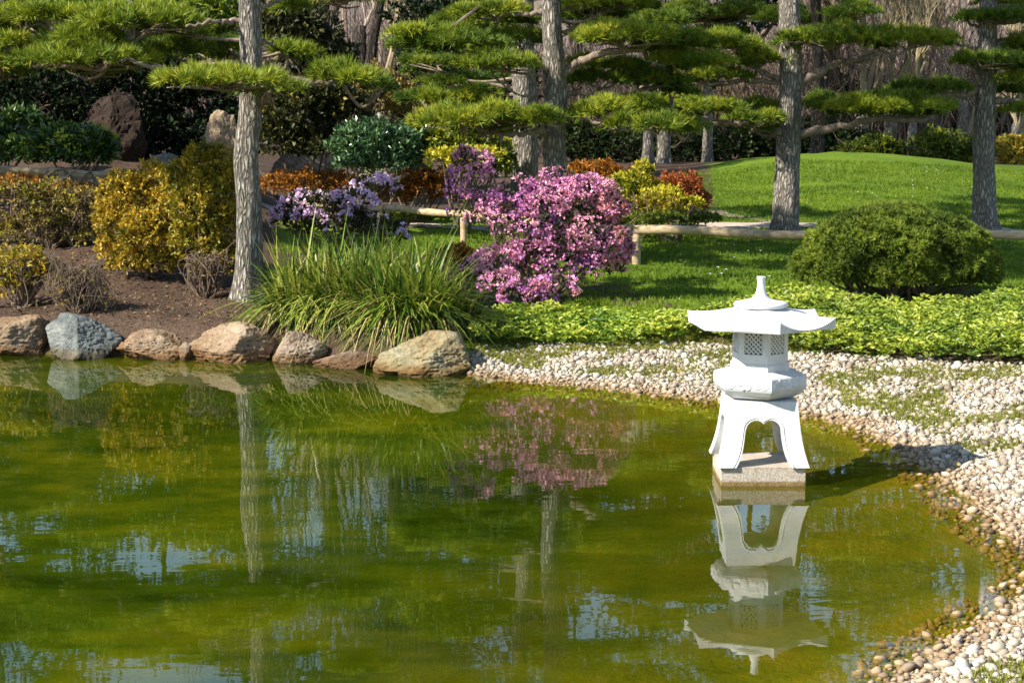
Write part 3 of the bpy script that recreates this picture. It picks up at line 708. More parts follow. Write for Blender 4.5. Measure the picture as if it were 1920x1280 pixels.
# pines farther back, and unseen ones added at left to shade the hollow
for i, a in enumerate(((1214,'left trunk of the pale twin pines behind the azaleas',.125,45,330),(1243,'right trunk of the pale twin pines behind the azaleas',.16,46,330),(1326,'slim pale pine trunk left of the shaded grey pine',.13,46,322),(1532,'dark trunk just right of the shaded grey pine',.15,43,312))):
    px, lb, rr, Y, yb = a
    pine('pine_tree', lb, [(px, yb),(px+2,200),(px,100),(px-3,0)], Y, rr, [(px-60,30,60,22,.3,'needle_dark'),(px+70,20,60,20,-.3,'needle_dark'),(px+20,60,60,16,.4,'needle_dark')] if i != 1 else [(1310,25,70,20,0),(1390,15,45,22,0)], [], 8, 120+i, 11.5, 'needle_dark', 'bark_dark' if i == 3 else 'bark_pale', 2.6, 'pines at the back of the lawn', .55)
for i, (x, y, tp) in enumerate(((-9.2, 19.8, 6.0), (-8.4, 28, 9.5))):
    px = CX + F*x/y
    pine('pine_tree', 'unseen pine added beyond the left edge to shade the hollow', [(px, 400),(px,200),(px,0)], y, .15, [], [], 16, 140+i, tp, 'needle_dark', 'bark', 2.6 if i < 2 else 1.1, 'unseen pines added at left for shade', .9)
# ------------------------------------------------------------------ shrubs
def cloud(lobes, n, rng, shell=.4, low=-.55, fr=2.2, seed=0, lump=.35):
    ar = np.array([(l[1][0]*l[1][1]+l[1][0]*l[1][2]+l[1][1]*l[1][2]) for l in lobes]); ar = ar/ar.sum()
    idx = rng.choice(len(lobes), n, p=ar); C = np.array([l[0] for l in lobes], float)[idx]; S = np.array([l[1] for l in lobes], float)[idx]
    d = rdir(n, rng); bad = d[:,2] < low; d[bad, 2] *= -1
    r = 1 - shell*rng.uniform(0, 1, n)**1.6
    dirp = d*S
    r = r*(1 - lump/2 + lump*fbm(C + dirp, fr/max(.25, float(S.mean())), seed, 2)*1.15)
    return C + dirp*r[:,None], unit(d/S)
def shrub(name, label, lobes_px, Y, mt, n, L, wd=.5, seed=0, cat='shrub', group=None, stems=6, depthf=.85, ground=True, part='foliage', extra=None, up_=.25, jit=.8, shell=.45, lump=.65, stem_mat='darktwig', low=-.5, whorl=6, stemr=.02):
    """lobes_px: (cx, cy, half width, half height[, dy]) in photo pixels at distance Y"""
    rng = np.random.default_rng(seed); lobes = []
    for l in lobes_px:
        dy = l[4] if len(l) > 4 else 0; s = (Y+dy)/F; c = at(l[0], l[1], Y+dy)
        lobes.append((c, (l[2]*s, l[2]*s*depthf, l[3]*s)))
    cx = np.mean([l[0][0] for l in lobes]); base = np.array([cx, Y, hz(cx, Y)])
    t = thing(name, label, cat, base, group)
    big = list(lobes)
    for i in range(9):                       # side growths that break the outline
        l = big[rng.integers(len(big))]; d = rdir(1, rng)[0]; d[2] = abs(d[2])*.9 - .15; S = np.array(l[1])
        lobes.append((l[0] + d*S*rng.uniform(.6, .95), tuple(S*rng.uniform(.22, .42))))
    P, N = cloud(lobes, n//whorl, rng, shell, low, 2.2, seed, lump)
    k = P[:,2] > height(P[:,0], P[:,1]) + .01; P, N = P[k], N[k]
    ax = unit(N*.8 + np.array([0, 0, up_ + .1]) + rng.normal(size=P.shape)*.3)          # leaves stand in whorls on the shoot tips
    r0_ = np.repeat(rng.normal(size=len(P))*.2, whorl)
    P = np.repeat(P, whorl, 0) + np.repeat(ax, whorl, 0)*rng.uniform(-.5, .2, (len(P)*whorl, 1))*L
    D = np.repeat(ax, whorl, 0)*.55 + rng.normal(size=P.shape)*jit*.65
    V, Fc = leaves(P, D, L, wd, rng)
    rr = np.clip(.5 + (vn(P, 5/max(.4, lobes[0][1][0]), seed+5)-.5)*.8 + r0_ + rng.normal(size=len(P))*.1, 0, 1)
    mesh_obj(part, V, Fc, M[mt], t, rr)
    if stems:
        q = MB()
        for i in range(stems):
            l = lobes[i % len(lobes)]; a = base + np.array([rng.normal()*.12*l[1][0], rng.normal()*.05, -.03])
            e = l[0] + rng.normal(size=3)*np.array(l[1])*.45
            e[2] = max(e[2], base[2] + .35 + abs(e[0]-a[0])*.5)
            s = spline([a, (a+e)/2 + rng.normal(size=3)*.08, e], 8); addtube(q, s, np.linspace(stemr, stemr*.3, len(s)), n=5)
            for j in range(4):
                e2 = l[0] + rdir(1, rng)[0]*np.array(l[1])*.85; s2 = spline([s[-3], (s[-3]+e2)/2 + rng.normal(size=3)*.05, e2], 6); addtube(q, s2, np.linspace(stemr*.4, .002, len(s2)), n=4, cap=False)
        q.build('stem', M[stem_mat], t)
    for ex in (extra or []):                 # blossoms, buds or a second leaf colour
        nm, m2, n2, L2, w2, sh2, cov = ex[:7]
        P2, N2 = cloud(lobes, n2*3, rng, sh2, -.35, 2.2, seed, lump)
        kk = (vn(P2, 7, seed+31) < cov) & (P2[:,2] > height(P2[:,0], P2[:,1]) + .05)
        if len(ex) > 8: kk &= ex[8](P2)
        P2, N2 = P2[kk][:n2], N2[kk][:n2]
        if len(P2) == 0: continue
        pet = ex[7] if len(ex) > 7 else 1
        P3 = np.repeat(P2, pet, 0) + rng.normal(size=(len(P2)*pet, 3))*L2*.12; D3 = np.repeat(N2, pet, 0)*.7 + rng.normal(size=(len(P3), 3))*.75
        V, Fc = leaves(P3, D3, L2, w2, rng)
        r2 = np.repeat(np.clip(.5 + (vn(P2, 3.2, seed+8)-.5)*.9 + rng.normal(size=len(P2))*.2, 0, 1), pet)
        o = mesh_obj(nm, V, Fc, M[m2], t, r2); tag(o, kind='stuff')
    return t
# foreground bank
shrub('golden_shrub', 'golden yellow shrub on the soil bank left of the near pine', [(240,380,55,58),(290,358,58,50,.1),(335,390,55,52,-.1),(205,415,30,40),(225,440,42,42,-.1),(270,440,48,48,-.35),(320,460,50,45,-.2),(240,490,40,34,-.2),(300,495,45,26,-.25),(205,470,24,30)], 17.75, 'golden', 21000, .042, .5, 201)
shrub('olive_shrub', 'taller olive shrub between golden shrub and near pine', [(382,315,50,48),(345,345,46,40),(415,350,42,52),(380,380,60,50,-.15),(425,430,36,52),(375,450,55,50,-.1),(410,490,45,38)], 17.35, 'olive', 15000, .043, .5, 202)
shrub('twiggy_shrub', 'dry twiggy brown shrub at the foot of the olive shrub', [(400,500,45,28),(370,515,30,18)], 16.9, 'brownshrub', 420, .03, .5, 203, stems=60, stemr=.008)
shrub('brown_shrub', 'loose brown and olive shrub below the log rail', [(30,385,50,50),(90,380,50,45),(140,395,55,45),(180,420,38,48),(75,430,60,42),(20,440,40,40),(150,450,40,30)], 19.3, 'brownshrub', 5200, .045, .5, 204, extra=[('green_leaves','olive',2200,.045,.5,.3,.5)], stems=50, stemr=.011, lump=.9)
shrub('rusty_shrub', 'low rusty shrub tucked under the left log rail', [(30,352,70,22),(120,362,70,18)], 20.6, 'rust', 4000, .05, .5, 205)
shrub('small_shrub', 'small orange and green shrub at the left edge on bare soil', [(35,500,55,35),(15,540,40,25),(75,515,35,30)], 16.5, 'olive', 1500, .045, .5, 206, extra=[('orange_leaves','golden',600,.045,.5,.3,.6)], stems=26, stemr=.013, lump=.9)
shrub('twiggy_shrub', 'sparse dry twigs behind the blue-grey boulder', [(150,545,55,45),(185,570,30,22),(110,560,40,25)], 16.2, 'brownshrub', 600, .028, .5, 207, stems=90, stemr=.006)
shrub('rhododendron', 'dark rhododendron with bright yellow-green tips above the log rail', [(140,275,70,38),(90,285,45,32),(180,290,38,30)], 22.8, 'rhodo', 5200, .1, .36, 208, extra=[('leaf_tip','rhodo_tip',800,.07,.42,.1,.55)])
shrub('rhododendron', 'darker rhododendron at the left edge above the log rail', [(25,285,60,32),(-40,270,60,45),(35,235,50,30,.8)], 23.0, 'rhodo', 5200, .1, .36, 209, extra=[('leaf_tip','rhodo_tip',220,.06,.4,.1,.45)])
shrub('glossy_shrub', 'round dark glossy green shrub with bluish shine', [(700,275,72,45),(660,270,38,38),(755,280,45,42),(715,300,80,26)], 24.5, 'glossy', 9000, .085, .42, 210)
shrub('dark_shrub', 'dark broad shrub right behind the near pine', [(570,215,75,62),(530,235,45,48),(640,220,60,55),(600,180,60,35),(540,270,60,35),(620,275,60,35)], 25.5, 'darkshrub', 13000, .075, .5, 211, extra=[('young_leaves','olive',500,.07,.5,.1,.45)])
shrub('brown_hedge', 'clipped brown hedge with sunlit top behind the glossy shrub', [(705,180,70,50),(650,175,50,45),(745,190,40,50)], 27.5, 'brownshrub', 10000, .07, .5, 212)
shrub('yellow_green_shrub', 'yellow-green shrub above the pink azalea', [(850,275,75,38),(800,265,50,35),(905,285,55,40),(930,310,40,30)], 24.8, 'yellowgreen', 8500, .075, .5, 213, extra=[('yellow_tips','yellow',700,.07,.5,.1,.5)])
shrub('rusty_azalea', 'rusty orange azalea mound left of the lilac rhododendron top', [(575,343,70,24),(640,345,50,20),(525,350,40,25)], 25.6, 'rust', 5200, .05, .5, 214)
shrub('rusty_azalea', 'rusty orange azalea mound between lilac and pink blooms', [(790,350,60,38),(835,365,40,28),(745,365,40,25)], 26.0, 'rust', 5500, .055, .5, 215)
shrub('yellow_shrub', 'bright yellow shrub peeking out above pink blossom', [(830,300,30,20),(900,290,45,14),(860,292,30,16)], 23.6, 'yellow', 1500, .06, .5, 216)
shrub('lilac_rhododendron', 'pale lilac rhododendron in loose bloom behind the tussocks', [(580,395,62,38),(640,420,62,32),(700,350,48,24,.4),(545,415,40,25),(700,425,60,22),(735,440,30,14),(655,380,40,25)], 18.6, 'darkshrub', 2600, .06, .42, 217, 'flowering shrub',
      extra=[('blossom','lilacbloom',620,.036,.8,.2,.44,5)], stems=16)
top_red = lambda P: (fbm(P, 1.7, 77) + (P[:,0] - .5)*.22) > .58
shrub('pink_azalea', 'large pink azalea in full bloom beside the lawn', [(890,345,52,62,.3),(868,300,24,24,.3),(1055,400,92,70),(1000,420,85,60),(1100,440,80,75),(1130,420,55,60),(1010,510,70,52),(1060,480,95,60),(950,500,72,40),(985,555,55,34,-.9),(940,535,40,30,-.7),(1040,545,45,28,-.6),(1125,500,52,32),(880,390,40,30,.2),(1040,330,30,16),(1100,345,26,16),(985,345,26,16),(1130,475,55,42),(1090,360,60,35),(900,500,35,22),(930,400,60,50)], 17.2, 'darkshrub', 7000, .045, .42, 218, 'flowering shrub',
      extra=[('blossom','pinkbloom',7000,.026,.85,.24,.55,4),('rosy_blossom','pinkred',4200,.024,.85,.18,.66,4,top_red)], stems=16, lump=.5)
shrub('orange_shrub', 'small orange shrub between tussocks and pink azalea', [(850,485,42,26),(880,495,30,20)], 17.3, 'rust', 1600, .04, .45, 219)
shrub('rusty_shrub', 'rusty shrub right of the layered pine trunk', [(1130,330,48,26),(1180,340,40,24),(1090,325,30,18)], 25.2, 'rust', 4500, .055, .5, 220)
shrub('yellow_shrub', 'upright golden yellow shrub beside the twin trunks', [(1205,330,20,30),(1185,352,40,26),(1225,365,32,24),(1160,350,30,20)], 24.6, 'yellow', 3200, .06, .45, 221, extra=[('green_leaves','yellowgreen',700,.06,.5,.3,.6)])
shrub('red_azalea', 'red-orange rounded azalea at the lawn edge', [(1275,358,48,34),(1300,375,30,26)], 25.0, 'redrust', 4500, .05, .45, 222)
shrub('pale_shrub', 'pale yellow shrub in front of the red-orange azalea', [(1240,370,42,16),(1290,382,30,13)], 24.2, 'yellow', 1500, .06, .5, 223)
shrub('green_azalea', 'low green and brown azalea mound near the rail', [(1225,392,62,28),(1180,395,40,22)], 23.6, 'olive', 4000, .045, .5, 224)
shrub('low_green_shrub', 'low bright green edging plant by the path', [(1270,410,50,12),(1205,412,45,12),(1320,410,30,10)], 23.2, 'yellowgreen', 2600, .05, .5, 225)
shrub('low_green_shrub', 'low green plants behind the middle rail', [(700,408,60,10),(800,408,50,12),(770,405,40,10)], 25.2, 'yellowgreen', 1700, .06, .5, 226)
# clipped cypress dome
def dome():
    rng = np.random.default_rng(301); Y = 17.2
    c = at(1682, 505, Y); s = Y/F
    t = thing('cypress_dome', 'wide clipped evergreen dome on the lawn behind the lantern', 'shrub', (c[0], Y, hz(c[0], Y)))
    lobes = [(at(1682, 480, Y), (165*s, 150*s, 88*s)), (at(1560, 505, Y-.05), (72*s, 85*s, 52*s)), (at(1790, 505, Y-.05), (82*s, 90*s, 55*s)), (at(1660, 440, Y), (95*s, 90*s, 52*s)), (at(1700, 510, Y-.25), (110*s, 90*s, 45*s))]
    P, N = cloud(lobes, 9000, rng, .3, -.35, 3.5, 301, .36)
    k = P[:,2] > height(P[:,0], P[:,1]) + .1; P, N = P[k], N[k]
    D = unit(N*.7 + np.array([0, 0, .5]) + rng.normal(size=P.shape)*.25)
    V, Fc = needles(P, D, 40, .052, .011, .8, rng)
    r = np.clip(.45 + (vn(P, 6, 9)-.5)*.9 + rng.normal(size=len(P))*.12, 0, 1)
    mesh_obj('foliage', V, Fc, M['cypress'], t, np.repeat(r, 40))
    q = MB(); b = np.array([c[0], Y, hz(c[0], Y)-.05])
    for i in range(40):
        a = b + np.array([rng.normal()*.25, rng.normal()*.2, 0]); l = lobes[i % 5]; e = l[0] + rdir(1, rng)[0]*np.array(l[1])*.8
        sp_ = spline([a, (a+e)/2 + rng.normal(size=3)*.06, e], 8); addtube(q, sp_, np.linspace(.022, .006, len(sp_)), n=5)
    q.build('stem', M['darktwig'], t)
dome()
# ------------------------------------------------------------------ grass tussocks
def blades(mb, base, n, Lr, spread, rng, droop=1.0, w=.011, front=0, r=(0,1)):
    k = 7; a = rng.uniform(0, 2*np.pi, n); el = rng.uniform(.22, 1, n)
    L = rng.uniform(*Lr, n); B = base + np.c_[np.cos(a), np.sin(a)*.7, np.zeros(n)]*spread*np.sqrt(rng.uniform(0, 1, (n,1)))
    B[:,2] = height(B[:,0], B[:,1]) - .02
    a2 = a + rng.normal(size=n)*.5; out = np.c_[np.cos(a2), np.sin(a2) - front, np.zeros(n)]; out = unit(out)
    t = np.linspace(0, 1, k)[None,:,None]; e = el[:,None,None]*.62
    Lz = L[:,None,None]
    P = B[:,None,:] + out[:,None,:]*(Lz*e*(t*.55 + .55*t**2)) + np.array([0,0,1.])*Lz*((1.02-.45*e)*t - droop*e*.95*t**2.3)
    P = P + rng.normal(size=(n,1,3))*.14*t**2
    S = np.cross(out, np.array([0,0,1.]))[:,None,:]*w*(1-t**1.7*.95)*.5*rng.uniform(.7,1.3,(n,1,1))
    fold = np.array([0,0,1.])*w*.0
    V = np.stack([P-S, P+S+fold], 2).reshape(-1, 3)
    i = (np.arange(n)[:,None]*k + np.arange(k-1)[None,:])*2
    mb.add(V, np.stack([i, i+1, i+3, i+2], -1).reshape(-1, 4), np.repeat(np.clip(rng.uniform(*r, n), 0, 1), k-1))
for lb, px, Y, n, Lr, sp_, ns, sd in (('left tussock of long arching green blades by the reddish rock', 575, 15.85, 900, (.5,.85), .26, 190, 1),
        ('big middle tussock hanging over the pond edge', 660, 15.75, 1100, (.55,.95), .3, 330, 2), ('upright tussock with the tallest blades, behind the pale boulder', 770, 15.35, 1000, (.5,.95), .3, 200, 3),
        ('right tussock falling toward the pebble beach', 835, 15.5, 560, (.35,.62), .22, 160, 4), ('back tussock below the lilac blooms', 690, 16.6, 700, (.5,.85), .3, 30, 5)):
    rng = np.random.default_rng(400+sd); b = np.array([(px-CX)*Y/F, Y, 0]); b[2] = hz(b[0], Y)
    t = thing('grass_tussock', lb, 'grass tussock', b, 'grass tussocks on the bank')
    q = MB(); blades(q, b, n, Lr, sp_, rng, 1.35, .029, .3); q.build('blades', M['tussock'], t)
    q = MB(); blades(q, b, ns, (Lr[0]*.8, Lr[1]), sp_, rng, 2.1, .015, 1.15); q.build('dry_blades', M['straw'], t)
# ------------------------------------------------------------------ rails
def logs(name, label, segs, posts, mt, r=.05, group='low wooden rails'):
    a = segs[0][0]; t = thing(name, label, 'rail fence', (a[0], a[1], hz(a[0], a[1])), group)
    for i, (p0, p1) in enumerate(segs):
        q = MB(); s = np.linspace(p0, p1, 24); s[:,2] += .012*np.sin(np.linspace(0, 6, 24)+i)
        addtube(q, s, r*(1 + .07*np.sin(np.linspace(0, 13, 24)+i*2)), n=14, noise=.05, seed=i); q.build('rail', M[mt], t, True)
    for p, h in posts:
        z = hz(p[0], p[1]); q = MB(); addtube(q, np.linspace([p[0], p[1], z-.1], [p[0], p[1], h], 8), r*.95, n=12, noise=.05, seed=9); q.build('post', M[mt], t, True)
def rp(px, py, z=.66): d = gz(px, py, z); return d
a = [rp(540,381), rp(720,391), rp(893,402), rp(1190,431), rp(1520,440), rp(1845,441), rp(2200,444)]
g1 = .05
logs('rail_fence', 'light wooden rail behind the lilac and pink blooms', [(a[0], a[1]), (a[1]+[.03,-.01,.0], a[2]), (a[2]+[.03,-.01,-.01], a[3]-[.03,0,0])], [(p, p[2]-.04) for p in (a[0]+[.1,0,0], a[2]-[.15,.0,0], a[1])], 'log', .044)
logs('rail_fence', 'long light wooden rail crossing the lawn behind the evergreen dome', [(a[3], a[4]), (a[4]+[.02,0,0], a[5]), (a[5]+[.02,0,0], a[6])], [(p, p[2]-.04) for p in (a[3]+[.02,0,0], a[5]-[.3,0,0])], 'log', .049)
b = [at(-80, 317, 21.8), at(95, 322, 21.6), at(118, 335, 21.4), at(205, 347, 21.2)]
logs('rail_fence', 'old brown log rail on the bank at far left', [(b[0], b[1]), (b[1]+[.02,-.1,-.01], at(210, 330, 21.4)), (b[2]+[0,-.15,-.0], b[3]+[0,-.15,0])], [(p, p[2]+.02) for p in (b[1]+[0,.1,0], b[3]+[.0,.05,0])], 'logold', .055)
# ------------------------------------------------------------------ ground cover, lawn, beach
def scatter(n, poly_px, zg, rng, mind=None):
    P = np.array([gz(x, y, z)[:2] for x, y in poly_px for z in (0., zg, zg+.25)]); lo, hi = P.min(0), P.max(0)
    q = rng.uniform(lo, hi, (n, 2)); X, Y = proj(q[:,0], q[:,1], height(q[:,0], q[:,1])); return q[inside(X, Y, poly_px)]
def cover(name, label_, poly, n, mt, seed, hgt):
    rng = np.random.default_rng(seed); q = scatter(n, poly, .28, rng)
    z = height(q[:,0], q[:,1]); h = hgt*(.6 + .8*fbm(q, 1.6, seed))*rng.uniform(.35, 1.05, len(q))
    C = np.c_[q, z + h]; k = 6
    P = np.repeat(C, k, 0); a = rng.uniform(0, 2*np.pi, len(P)); D = np.c_[np.cos(a), np.sin(a), rng.uniform(-.15, .75, len(P))]
    V, Fc = leaves(P, D, .048, .42, rng, .35)
    r = np.repeat(np.clip(.45 + (fbm(q, 2.5, seed+1)-.5)*.7 + (h/hgt - .6)*.35 + rng.normal(size=len(q))*.15, 0, 1), k)
    o = mesh_obj(name, V, Fc, M[mt], None, np.clip(r + rng.normal(size=len(r))*.1, 0, 1)); tag(o, kind='stuff')
cover('ground_cover', '', [(885,655),(1000,652),(1150,655),(1285,650),(1300,630),(1285,616),(1180,612),(1050,608),(940,608),(880,622)], 11000, 'cover', 501, .17)
cover('ground_cover', '', [(1292,640),(1400,655),(1500,668),(1700,684),(1920,694),(2250,705),(2250,600),(1900,588),(1800,598),(1600,596),(1500,566),(1420,588),(1340,614)], 50000, 'cover2', 502, .2)
rng = np.random.default_rng(510)
q = scatter(260000, [(480,470),(880,430),(1180,400),(1250,330),(1500,300),(1700,305),(2100,335),(2200,470),(2100,600),(1350,600),(1180,590)], .36, rng)
pd = np.min(np.hypot(q[:,None,0]-pp[None,::2,0], q[:,None,1]-pp[None,::2,1]), axis=1); q = q[pd > .42]
z = height(q[:,0], q[:,1]); V, Fc = needles(np.c_[q, z-.005], np.tile([0,0,1.], (len(q),1)), 3, .055, .011, .45, rng)
tag(mesh_obj('lawn_grass', V, Fc, M['grass'], None, np.clip(np.repeat(.5 + (fbm(q, .9, 12)-.5)*.8, 3) + rng.normal(size=len(Fc))*.15, 0, 1)), kind='stuff')
q = scatter(700, [(1200,455),(1480,455),(1490,540),(1200,560)], .32, rng)[:16]; q2 = scatter(900, [(1490,310),(1800,320),(1900,380),(1500,390)], .6, rng)[:22]
q = np.r_[q, q2]; mbd = MB()
for x, y in q:
    z = hz(x, y) + .05; n = 7
    for j in range(n):
        a0, a1 = 2*np.pi*j/n, 2*np.pi*(j+.75)/n; r = .016
        mbd.add([(x, y, z), (x+r*math.cos(a0), y+r*math.sin(a0), z+.012), (x+r*math.cos(a1), y+r*math.sin(a1), z+.012)], [(0,1,2)])
tag(mbd.build('lawn_daisies', M['petalwhite']), kind='stuff')
# pebbles
def pebbles():
    rng = np.random.default_rng(520)
    area = np.array([gz(x, y, .05)[:2] for x, y in [(870,712),(890,650),(1000,645),(1290,640),(1500,662),(1700,676),(1920,686),(2350,690),(2350,1000),(2300,1330),(1600,1330),(1600,800),(1200,745)]])
    lo, hi = area.min(0), area.max(0); n = 230000
    p = rng.uniform(lo, hi, (n, 2)); p = p[inside(p[:,0], p[:,1], area)]
    s = sdist(p[:,0], p[:,1]); z = height(p[:,0], p[:,1], s)
    X, Y = proj(p[:,0], p[:,1], z)
    fr = np.interp(X, [860, 890, 1000, 1290, 1500, 1700, 1920, 2400], [720, 655, 648, 645, 662, 676, 686, 700])
    bare = fbm(p, 1.5, 33, 3); thin = np.where((bare > .55) & (s > .3), .3, 1.0)
    k = (s > -.2 - .12*fbm(p, 3, 71)) & (Y > fr - 3) & (rng.uniform(size=len(p)) < thin) & (rng.uniform(size=len(p)) < np.where(s < -.05, .35, .93))
    p, z, s = p[k], z[k], s[k]
    siz = np.clip(rng.lognormal(math.log(.0098), .46, len(p)), .0055, .034)
    cell = {}; ok = []                      # thin out overlaps
    for i in np.argsort(-siz):
        c = (int(p[i,0]/.05), int(p[i,1]/.05)); hit = False
        for a in (-1,0,1):
            for b in (-1,0,1):
                for j in cell.get((c[0]+a, c[1]+b), ()):
                    if (p[i,0]-p[j,0])**2 + (p[i,1]-p[j,1])**2 < ((siz[i]+siz[j])*.78)**2: hit = True; break
                if hit: break
            if hit: break
        if not hit: cell.setdefault(c, []).append(i); ok.append(i)
    ok = np.array(ok); p, z, siz = p[ok], z[ok], siz[ok]; n = len(ok)
    V0, F0 = ico(1); nv = len(V0)
    S = np.c_[siz*rng.uniform(.9,1.5,n), siz*rng.uniform(.75,1.1,n), siz*rng.uniform(.55,.9,n)]
    a = rng.uniform(0, 2*np.pi, n); ca, sa = np.cos(a)[:,None], np.sin(a)[:,None]
    Vv = np.repeat(V0[None], n, 0)
    bumpy = 1 + .28*(vn((Vv*1.3 + rng.uniform(0, 99, (n,1,3))).reshape(-1,3), 1.0, 3).reshape(n, nv, 1) - .5)
    Vv = Vv*bumpy*S[:,None,:]
    x = Vv[:,:,0]*ca - Vv[:,:,1]*sa; y = Vv[:,:,0]*sa + Vv[:,:,1]*ca
    tilt = rng.normal(size=(n,1,2))*.25
    zz = Vv[:,:,2] + x*tilt[:,:,0] + y*tilt[:,:,1]
    Vv = np.stack([x + p[:,None,0], y + p[:,None,1], zz + (z + S[:,2]*.35)[:,None]], -1).reshape(-1, 3)
    Fc = (F0[None] + (np.arange(n)*nv)[:,None,None]).reshape(-1, 3)
    r = np.clip(rng.beta(1.8, 1.3, n), 0, 1)
    tag(mesh_obj('pebble_gravel', Vv, Fc, M['pebble'], None, np.repeat(r, len(F0)), True), kind='stuff')
    q = rng.uniform(lo, hi, (110000, 2)); q = q[inside(q[:,0], q[:,1], area)]; s = sdist(q[:,0], q[:,1])
    b = fbm(q, 1.5, 33, 3); k = (s > .25) & (b > .52) & (rng.uniform(size=len(q)) < (b-.515)*9); q = q[k]
    V, Fc = needles(np.c_[q, height(q[:,0], q[:,1])], np.tile([0,0,1.], (len(q),1)), 7, .035, .008, .9, rng)
    tag(mesh_obj('beach_moss', V, Fc, M['moss'], None, np.clip(.5 + rng.normal(size=len(Fc))*.25, 0, 1)), kind='stuff')
    return n
npeb = pebbles()
M['litter'] = foliage('fallen_leaves', [(.05,.03,.018), (.1,.062,.035), (.17,.1,.05), (.3,.19,.07)], .8, .1, .1)
rng = np.random.default_rng(530)
q = scatter(26000, [(0,600),(20,560),(120,470),(200,460),(330,500),(440,540),(500,560),(540,640),(450,650),(250,640)], .4, rng)
V, Fc = leaves(np.c_[q, height(q[:,0], q[:,1])+.006], np.c_[rng.normal(size=(len(q),2)), np.abs(rng.normal(size=len(q)))*.25], .032, .45, rng)
qb = scatter(420, [(890,700),(1000,650),(1290,650),(1500,668),(1900,690),(1900,980),(1700,830),(1500,765)], .1, rng)
Vb, Fb = leaves(np.c_[qb, height(qb[:,0], qb[:,1])+.022], np.c_[rng.normal(size=(len(qb),2)), np.abs(rng.normal(size=len(qb)))*.25], .035, .5, rng)
tag(mesh_obj('beach_litter', Vb, Fb, M['brownshrub'], None, rng.uniform(0, 1, len(qb))), kind='stuff')
tag(mesh_obj('leaf_litter', V, Fc, M['litter'], None, np.clip(rng.uniform(-.2,1,len(q)), 0, 1)), kind='stuff')
# ------------------------------------------------------------------ background
def evergreen(name, label, lobes, Y, mt, n, L, seed, **k): return shrub(name, label, lobes, Y, mt, n, L, .5, seed, k.pop('cat', 'evergreen'), stems=k.pop('stems', 4), shell=.6, low=-.9, **k)
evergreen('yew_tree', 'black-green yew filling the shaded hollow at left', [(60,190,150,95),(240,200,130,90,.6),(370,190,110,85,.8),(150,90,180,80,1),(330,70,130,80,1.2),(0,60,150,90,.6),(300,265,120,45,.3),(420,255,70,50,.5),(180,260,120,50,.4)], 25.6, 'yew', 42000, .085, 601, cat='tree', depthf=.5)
evergreen('conifer_tree', 'blue-green conifer against the pale sky', [(1400,20,60,45),(1425,-30,55,50),(1385,-80,70,60),(1400,-180,55,90)], 50, 'blueconifer', 7000, .16, 602, cat='tree')
GH = 'evergreen bushes behind the lawn'
for i, a in enumerate((('dark clipped hedge behind the twin pines', [(1150,275,90,42),(1290,275,90,40),(1400,272,90,40),(1080,270,60,45)], 47, 'hedge', 14000),
      ('dark hedge behind the lawn mound right of the shaded pine', [(1540,265,80,42),(1470,270,60,40),(1590,275,50,30)], 47, 'hedge', 9000),
      ('yellow-green bush left of the pale post-like trunk', [(1640,282,50,28),(1600,290,40,20)], 46, 'yellowgreen', 4500),
      ('broad yellow-green bush right of the pale post-like trunk', [(1755,280,60,36),(1800,290,40,30)], 45.5, 'yellowgreen', 6000),
      ('yellow-green bush at the right edge behind the mound', [(1905,290,45,36),(1970,290,60,40)], 45, 'olive', 5000),
      ('dark brown-green thicket behind the glossy shrub', [(800,230,70,50),(880,235,60,45),(950,240,60,40)], 33, 'darkshrub', 9000))):
    evergreen('hedge_bush', a[0], a[1], a[2], a[3], a[4], .11, 620+i, cat='hedge', group=GH)
evergreen('evergreen_tree', 'dark evergreen behind the thick pine trunk', [(860,90,110,70),(800,150,70,60),(930,140,90,70),(850,30,120,50),(880,-80,120,90)], 36, 'yew', 17000, .12, 640, cat='tree')
evergreen('conifer_tree', 'olive drooping conifer behind the boughs of the near pine', [(300,80,45,32),(370,80,45,38),(430,90,30,36),(240,55,60,40),(345,20,80,40),(150,20,70,40),(430,20,40,40)], 22.6, 'needle_dark', 13000, .07, 642, cat='tree', stems=0)
evergreen('evergreen_tree', 'green broadleaf tree beyond the near pine', [(570,70,70,60),(530,30,60,50),(610,110,60,40)], 34, 'darkshrub', 9000, .11, 641, cat='tree')
# bare trees
def bare(rng, H, r0, lv=5, fan=.5, up_=.25, nb=3):
    mb = MB()
    def grow(p, d, L, r, k):
        n = 5; P = [p]
        for i in range(n):
            d = unit(d + rng.normal(size=3)*.09 + np.array([0,0,up_*.12])); P.append(P[-1] + d*L/n)
        addtube(mb, np.array(P), np.linspace(r, r*.62, n+1), n=6 if k > 3 else (4 if k > 1 else 3), cap=False)
        if k == 0: return
        for j in range(nb + (k < 3)):
            i = rng.integers(2, n+1); dd = unit(d + rdir(1, rng)[0]*fan*1.5 + np.array([0,0,up_]))
            grow(P[i], dd, L*rng.uniform(.55, .8), r*.5, k-1)
        grow(P[-1], d, L*.75, r*.6, k-1)
    grow(np.array([0,0,-.1]), np.array([0,0,1.]), H*.32, r0, lv)
    return mb
GT = 'bare trees behind the garden'
def bare_tree(label, px, Y, H, r0, seed, mt='twig', tm=None, **k):
    x = (px-CX)*Y/F; t = thing('bare_tree', label, 'bare tree', (x, Y, hz(x, Y)), GT)
    mb = bare(np.random.default_rng(seed), H, r0, **k)
    o = mb.build('trunk_and_twigs', M[mt], None); o.name = 'crown'; o.parent = t
    q = MB(); addtube(q, np.array([[0,0,-.15],[0,0,H*.1],[0,0,H*.2]]), [r0*1.5, r0*1.25, r0*1.02], n=12, noise=.1); o2 = q.build('trunk', M[tm or mt], None, True); o2.parent = t
